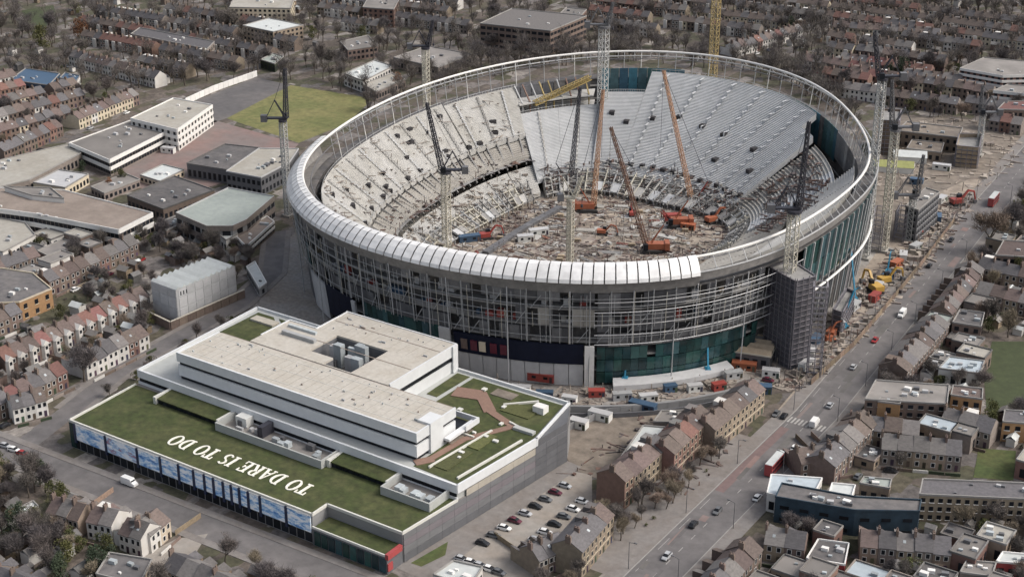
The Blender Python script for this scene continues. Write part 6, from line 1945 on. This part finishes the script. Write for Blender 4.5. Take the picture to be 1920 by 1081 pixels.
def wood(name, label, polys, n):
    """trees too far and too many to count, joined into one mass"""
    far = [bare_tree(200 + i, 11 + i * 1.5, 200, 'twig_brown') for i in range(3)]
    src = []
    for t, c in far:
        src.append([([tuple(v.co) for v in me.vertices], [tuple(p.vertices) for p in me.polygons]) for me in (t, c)])
    groups = [MB(), MB(), MB()]
    for poly, k in zip(polys, n):
        xs = [p[0] for p in poly]; ys = [p[1] for p in poly]
        made = tries = 0
        while made < k and tries < k * 30:
            tries += 1
            x, y = random.uniform(min(xs), max(xs)), random.uniform(min(ys), max(ys))
            if not (in_poly(x, y, poly) and free_at(x, y, 0)):
                continue
            made += 1
            q = random.choice(src)
            a, sc = random.uniform(0, 6.28), random.uniform(.65, 1.25)
            ca, sa = math.cos(a) * sc, math.sin(a) * sc
            g = random.randrange(2) + 1
            for gi, (vv, fv2) in zip((0, g), q):
                groups[gi].add([(x + v[0] * ca - v[1] * sa, y + v[0] * sa + v[1] * ca, v[2] * sc) for v in vv], fv2)
    me = bpy.data.meshes.new(name)
    fv, ff, fm = [], [], []
    for i, (b, k) in enumerate(zip(groups, ('bark', 'twig_brown', 'twig_dark'))):
        me.materials.append(MATS[k])
        o0 = len(fv)
        fv += b.v
        ff += [tuple(j + o0 for j in f) for f in b.f]
        fm += [i] * len(b.f)
    me.from_pydata(fv, [], ff)
    me.polygons.foreach_set('material_index', fm)
    me.update()
    o = bpy.data.objects.new(name, me)
    COL.objects.link(o)
    o['kind'] = 'stuff'
    return tag(o, label, 'trees')
MIX = ['brown', 'brown', 'brown', 'dark', 'tan', 'bush', 'bush', 'olive']
scatter([(-416.98, 6.33), (-374.3, 41.6), (-322.53, 44.82), (-309.2, -15.54), (-297.3, -87.51)], 26, MIX, 'the gardens at far left', 4)
scatter([(-617.17, 163.29), (-536.53, 217.68), (-422.61, 100.63), (-336.66, 86.9), (-309.12, 119.14), (-312.3, 83.43), (-372.59, 36.27), (-425.93, 13.34)], 14, MIX + ['rust', 'dark'], 'the top left gardens', 4, .7, 1.3)
scatter([(-545.83, 211.4), (-396.95, 311.83), (-321.96, 215.97), (-309.12, 119.14), (-361.02, 98.13)], 14, MIX, 'the gardens at upper left', 4, .7, 1.2)
scatter([(-293.76, 115.84), (-319.18, 217.84), (-316.31, 366.22), (-219.82, 222.38), (-219.66, 120.4), (-274.92, 121.84)], 12, MIX, 'the ground behind the left rim', 4, .7, 1.2)
scatter([(-319.41, 364.13), (-170.52, 464.55), (-103.91, 323.26), (-148.62, 310.3), (-205.79, 259.18), (-225.12, 218.8)], 12, MIX + ['dark'], 'the gardens behind the far rim', 4, .7, 1.3)
scatter([(-170.52, 464.55), (18.68, 592.17), (78.99, 380.93), (-4.46, 338.63), (-31.3, 292.87), (-92.89, 315.47)], 16, MIX + ['tan'], 'the top right gardens', 4, .7, 1.2)
scatter([(-53.43, 312.72), (-36.96, 353.19), (78.99, 380.93), (130.37, 200.96), (76.62, 255.65), (11.69, 258.06)], 40, MIX + ['olive'], 'the gardens above the dirt site', 4, .6, 1.1)
scatter([(101.16, 181.26), (123.54, 224.87), (185.7, 7.16), (160.62, 1.03), (139.63, 9.44)], 59, MIX + ['brown', 'tan'], 'the gardens right of the main road', 3.5, .6, 1.1)
scatter([(135.21, -42.5), (136.21, 18.94), (162.23, 2.12), (176.9, -48.3), (201.85, -49.44), (211.67, -83.84), (156.62, -113.18)], 59, MIX + ['bush'], 'the yards right of the road', 3.5, .5, .9)
scatter([(153.61, -200.41), (153.38, -145.41), (218.69, -108.42), (230.21, -148.75)], 57, MIX + ['bush', 'tan'], 'the bottom right yards', 3.5, .5, .9)
scatter([(113.55, -227.44), (101.44, -180.45), (111.83, -173.44), (114.16, -137.85), (119.52, -91.59), (125.74, -100.78), (131.3, -160.3), (132.4, -214.72)], 49, ['tan', 'tan', 'brown', 'bush'], 'the strip between parade and road', 3.2, .45, .8)
scatter([(-244.89, -128.6), (-174.88, -89.12), (-108.64, -81.22), (-92.76, -123.32), (-154.89, -105.31), (-152.53, -163.64), (-153.85, -199.97)], 57, MIX + ['olive', 'bush'], 'the ground below the school', 3.5, .5, .9)
scatter([(-161.7, -193.82), (-152.53, -163.64), (-150.56, -109.5), (-84.22, -174.9), (-68.11, -227.13), (-83.74, -254.94)], 57, MIX + ['bush', 'bush'], 'the gardens left of the side road', 3, .4, .75)
scatter([(-80.87, -257.19), (-48.27, -259.18), (9.85, -256.19), (72.91, -240.03), (78.19, -251.28), (-11.36, -311.69)], 80, MIX + ['tan', 'olive', 'ever'], 'the gardens below the front road', 3.2, .5, 1.0)
scatter([(-68.11, -227.13), (-76.92, -205.37), (-85.1, -170.14), (-87.52, -125.93), (-78.98, -129.2), (-69.3, -185.5), (-68, -213.49)], 12, ['brown', 'bush', 'olive'], 'the verge of the side road', 4, .4, .6)

wood('distant_trees', 'mass of bare trees between the distant rows of houses', [[(-617.17, 163.29), (-396.95, 311.83), (-321.96, 215.97), (-309.12, 119.14), (-328.2, 66.21), (-425.93, 13.34)], [(-293.76, 115.84), (-319.18, 217.84), (-316.31, 366.22), (-170.52, 464.55), (-103.91, 323.26), (-148.62, 310.3), (-205.79, 259.18), (-225.12, 218.8), (-219.66, 120.4)], [(-170.52, 464.55), (18.68, 592.17), (78.99, 380.93), (2.39, 329.26), (14.07, 259.66), (-31.3, 292.87), (-92.89, 315.47)], [(-203.42, 77.94), (-219.69, 139.41), (-218.41, 220.36), (-201.58, 252.77), (-177.59, 216.22), (-195.18, 168.98)], [(-201.58, 252.77), (-147.34, 308), (-74.24, 313.19), (-55.57, 273.81), (-125.36, 268.52), (-177.59, 216.22)], [(-74.24, 313.19), (-6.28, 264.33), (22.94, 219.44), (26.03, 194.58), (-22.04, 253.7), (-55.57, 273.81)]], [290, 230, 350, 70, 90, 60])
# ------------------------------------------------------------------ cars
def car_parts():
    def loft(sec):
        vs, fs = [], []
        for x, hw, z0, z1, tw in sec:
            vs += [(x, -hw, z0), (x, hw, z0), (x, hw, (z0 + z1) / 2 + .1), (x, tw, z1), (x, -tw, z1), (x, -hw, (z0 + z1) / 2 + .1)]
        n = len(sec)
        for i in range(n - 1):
            for k in range(6):
                a, b = i * 6 + k, i * 6 + (k + 1) % 6
                fs.append((a, b, b + 6, a + 6))
        fs += [tuple(reversed(range(6))), tuple((n - 1) * 6 + k for k in range(6))]
        return MB().add(vs, fs)
    body = loft([(-2.15, .72, .4, .75, .66), (-2.0, .86, .28, .98, .76), (-1.0, .9, .25, 1.0, .8), (.7, .9, .25, .98, .8), (1.6, .86, .27, .86, .74), (2.1, .72, .38, .66, .62)])
    roof = loft([(-1.25, .62, 1.38, 1.46, .58), (-.4, .64, 1.42, 1.52, .6), (.35, .62, 1.38, 1.46, .58)])
    glass = loft([(-1.85, .74, .96, 1.02, .7), (-1.2, .74, .96, 1.40, .6), (.35, .74, .96, 1.40, .6), (1.1, .74, .94, 1.0, .7)])
    wheel = MB().tube([(0, -.11, 0), (0, .11, 0)], .32, 8)
    vbody = loft([(-2.6, .9, .35, 2.2, .84), (-2.5, .98, .3, 2.3, .86), (1.2, .98, .3, 2.3, .86), (1.9, .96, .3, 1.35, .86), (2.7, .86, .35, 1.05, .74)])
    vglass = loft([(1.24, .86, 1.35, 2.2, .8), (1.5, .86, 1.35, 1.9, .8), (1.86, .84, 1.3, 1.4, .8)])
    return body, roof, glass, wheel, vbody, vglass
CB, CR, CG, CW, VB, VG = [m.mesh(n) for m, n in zip(car_parts(), ('body', 'cabin_roof', 'windows', 'wheel', 'van_body', 'windscreen'))]
CG.materials.append(MATS['glass_dark']); VG.materials.append(MATS['glass_dark']); CW.materials.append(MATS['rubber'])
CM = {}
def cmesh(me, material):
    k = (me.name, material)
    if k not in CM:
        c = me.copy()
        c.materials.clear()
        c.materials.append(MATS[material])
        CM[k] = c
    return CM[k]
def car(label, x, y, rz, colour, van=False, z=0.07, group='parked and moving cars'):
    T = thing('van' if van else 'car', label, 'van' if van else 'car', (x, y, z), rz, group)
    ps = [('body', cmesh(VB, colour), None), ('windscreen', VG, None)] if van else [('body', cmesh(CB, colour), None), ('cabin_roof', cmesh(CR, colour), None), ('windows', CG, None)]
    for wx in (-1.35, 1.35) if not van else (-1.6, 1.7):
        for wy in (-.8, .8):
            ps.append(('wheel', CW, (wx, wy, .32)))
    for nm, me, lc in ps:
        o = bpy.data.objects.new(nm, me)
        COL.objects.link(o)
        o.parent = T
        if lc:
            o.location = lc
    if van:
        T.scale = (1.05, 1.05, 1.05)
CC = ['white', 'white', 'silver', 'silver', 'grey', 'black', 'black', 'red', 'maroon', 'blue']
car('white van driving past the picture screens', *(-21.73, -244.33, 0)[:2], 0.02, 'car_white', True)
car('white van in the near lane beside the crossing', *(134.76, -92.94, 0)[:2], R(95), 'car_white', True)
for i, (px, py, c, v, lb) in enumerate((
        (*(133.83, -78.27, 0)[:2], 'silver', 0, 'silver car ahead of the van on the main road'), (*(126.78, 5.45, 0)[:2], 'white', 1, 'white van on the main road opposite the stadium corner'),
        (*(118.18, 57.92, 0)[:2], 'black', 0, 'black car on the main road beside the hoarding'), (*(115.84, 90.4, 0)[:2], 'black', 0, 'black car behind the excavators on the main road'),
        (*(136.27, -111.55, 0)[:2], 'white', 0, 'white car on the main road below the crossing'), (*(136.05, -129.03, 0)[:2], 'white', 1, 'white van in front of the shop hall'),
        (*(139.69, -145.57, 0)[:2], 'white', 0, 'white car on the road beside the shop hall'), (*(133.25, -158.99, 0)[:2], 'grey', 0, 'grey car in the middle of the lower main road'),
        (*(130.84, -169.42, 0)[:2], 'black', 0, 'black car on the near lane of the lower main road'), (*(132.5, -188.41, -0)[:2], 'silver', 0, 'silver car at the bottom of the main road'),
        (*(124.36, -93.74, 0)[:2], 'black', 0, 'black car at the side turning by the dirt site'), (*(121.54, -93.85, 0)[:2], 'grey', 0, 'grey car behind the black one at the turning'),
        (*(129.01, -46.68, 0)[:2], 'silver', 0, 'silver car passing the scaffold tower'), (*(126.88, -21.72, 0)[:2], 'red', 0, 'red car passing the stadium corner'))):
    car(lb, px, py, R(94) + (i % 2) * math.pi, 'car_' + c, bool(v))
# car park below the office block: two slanted ranks
cp = []
for k in range(9):
    a = Vector((85.97, -211.59, 0)[:2]).lerp(Vector((88.6, -168.77, 0)[:2]), k / 8.6)
    cp.append((a.x, a.y, 'outer'))
for k in range(7):
    a = Vector((97.51, -207.11, -0)[:2]).lerp(Vector((97.51, -174.02, 0)[:2]), k / 6.5)
    cp.append((a.x, a.y, 'inner'))
for k in range(5):
    a = Vector((85.71, -221.58, 0)[:2]).lerp(Vector((98.06, -221.19, 0)[:2]), k / 4)
    cp.append((a.x, a.y, 'lower'))
cnt = {}
for x, y, rk in cp:
    c = random.choice(['white', 'silver', 'black', 'maroon', 'silver', 'black', 'grey', 'white'])
    i = cnt.get(rk, 0)
    cnt[rk] = i + 1
    car('%s car, %s from left in the %s car park rank' % (c, nth(i), rk), x, y, R(8) + random.uniform(-.08, .08), 'car_' + c, False, 0.03)
# parked cars along the streets of the rows
for p, q, desc, dens in STREETS:
    if dens <= 0:
        continue
    L = (q - p).length
    d = (q - p).normalized()
    k = int(L / 6)
    j = 0
    for i in range(k):
        if random.random() < dens:
            c = random.choice(CC)
            a = p + d * (6 * i + 3)
            car('%s car parked before %s, %s from left' % (c, desc, nth(j)), a.x, a.y, math.atan2(d.y, d.x), 'car_' + c, False, 0.01)
            j += 1
yards = [((173.33, -64.28, 0), (178.46, -78.09, 0), 4, 'the lane beside the orange brick house'), ((-58.68, -250.42, 0), (-71.64, -250.13, 0), 4, 'the left end of the front road'), ((103.94, -85.78, 0), (108.72, -72.87, -0), 3, 'the site yard before the hut')]
for a, b, n, desc in yards:
    for i in range(n):
        p = Vector(a[:2]).lerp(Vector(b[:2]), i / (n - 1))
        c = random.choice(CC)
        car('%s car, %s along %s' % (c, nth(i), desc), p.x, p.y, R(10), 'car_' + c)
def bus(label, p, rz, colour):
    T = thing('bus', label, 'bus', p, rz)
    obj('body', MB().box(-5.4, -1.25, .35, 5.4, 1.25, 4.1), colour, T)
    obj('roof', MB().box(-5.3, -1.2, 4.1, 5.3, 1.2, 4.25), 'roof_pale', T)
    for s in (-1, 1):
        for z in (1.7, 3.2):
            for k in range(7):
                cube('window', T, 'glass_dark', (-4.5 + k * 1.5, s * 1.26, z), (1.3, .06, .8))
        for x in (-3.5, 3.4):
            obj('wheel', MB().tube([(x, s * 1.15 - .15, .5), (x, s * 1.15 + .15, .5)], .5, 8), 'rubber', T)
    for z in (1.7, 3.2):
        cube('windscreen', T, 'glass_dark', (5.41, 0, z), (.06, 2.2, .95))
bus('red double deck bus with white roof on the main road', (*(136.43, -126.8, -0)[:2], .07), R(93), 'signal_red')
bus('red double deck bus far up the main road', (*(115.88, 145.48, 0)[:2], .07), R(94), 'signal_red')
# ------------------------------------------------------------------ sheds and street lamps
def shed(label, x, y, rz, k):
    T = thing('garden_shed', label, 'shed', (x, y, 0), rz, 'garden sheds')
    w = cube('wall', T, random.choice(['shed_wood', 'brick_brown', 'render_white', 'felt']), (0, 0, 1.1 * k), (3.0 * k, 2.2 * k, 2.2 * k))
    key = ('roof', 'shed')
    me = hmesh(key, lambda: slab_roof(-1.6, 1.6, -1.1, 1.1, 2.2, 2.9, .1, .2), random.choice(['felt', 'felt', 'felt', 'flat_roof', 'flat_roof', 'roof_pale']))
    o = bpy.data.objects.new('roof', me)
    COL.objects.link(o)
    o.parent = T
    o.scale = (k, k, k)
for poly, n, desc in (([(-161.7, -193.82), (-152.53, -163.64), (-150.56, -109.5), (-84.22, -174.9), (-68.11, -227.13), (-83.74, -254.94)], 34, 'the gardens left of the side road'), ([(135.21, -42.5), (136.21, 18.94), (162.23, 2.12), (176.9, -48.3), (201.85, -49.44), (211.67, -83.84), (156.62, -113.18)], 40, 'the yards right of the road'),
                      ([(153.61, -200.41), (153.38, -145.41), (218.69, -108.42), (230.21, -148.75)], 36, 'the bottom right yards'), ([(-80.87, -257.19), (-48.27, -259.18), (9.85, -256.19), (72.91, -240.03), (78.19, -251.28), (-11.36, -311.69)], 22, 'the gardens below the front road'),
                      ([(-244.89, -128.6), (-174.88, -89.12), (-108.64, -81.22), (-92.76, -123.32), (-154.89, -105.31), (-152.53, -163.64), (-153.85, -199.97)], 26, 'the ground below the school'), ([(-170.52, 464.55), (18.68, 592.17), (78.99, 380.93), (-4.46, 338.63), (-31.3, 292.87), (-92.89, 315.47)], 40, 'the top right gardens'),
                      ([(-617.17, 163.29), (-396.95, 311.83), (-321.96, 215.97), (-309.12, 119.14), (-328.2, 66.21), (-425.93, 13.34)], 40, 'the top left gardens'), ([(101.16, 181.26), (123.54, 224.87), (185.7, 7.16), (160.62, 1.03), (139.63, 9.44)], 24, 'the gardens right of the main road')):
    xs = [p[0] for p in poly]; ys = [p[1] for p in poly]
    pts = []
    for _ in range(n * 30):
        if len(pts) >= n:
            break
        x, y = random.uniform(min(xs), max(xs)), random.uniform(min(ys), max(ys))
        if in_poly(x, y, poly) and free_at(x, y, 1):
            pts.append((x, y))
            claim([(x - 2, y - 2), (x + 2, y - 2), (x + 2, y + 2), (x - 2, y + 2)])
    pts.sort(key=screen_x)
    for i, (x, y) in enumerate(pts):
        shed('small shed, %s shed from left in %s' % (nth(i), desc), x, y, random.choice((0, 1.57)) + random.uniform(-.1, .1), random.uniform(.8, 1.7))
lamp_me = {}
def lamp(label, x, y, rz):
    T = thing('street_lamp', label, 'street lamp', (x, y, .17), rz, 'street lamps along the main road')
    if not lamp_me:
        lamp_me['post'] = MB().tube([(0, 0, 0), (0, 0, 8.5)], [.13, .08], 5).mesh('post')
        lamp_me['arm'] = MB().bar((0, 0, 8.4), (1.8, 0, 8.8), .1).mesh('arm')
        lamp_me['lamp_head'] = MB().box(1.5, -.18, 8.7, 2.4, .18, 8.95).mesh('lamp_head')
        for v in lamp_me.values():
            v.materials.append(MATS['steel_dark'])
    for k, v in lamp_me.items():
        o = bpy.data.objects.new(k, v)
        COL.objects.link(o)
        o.parent = T
for sgn, side in ((1, 'site side'), (-1, 'shop side')):
    pts = offset_path(HIGH, sgn * 7.6)
    k = 0
    for i in range(1, 7):
        a, b = pts[i], pts[i + 1]
        m = int((b - a).length / 28)
        for j in range(m):
            p = a.lerp(b, j / m)
            lamp('grey street lamp on the %s pavement, %s from the bottom' % (side, nth(k)), p.x, p.y, 0 if sgn > 0 else math.pi)
            k += 1
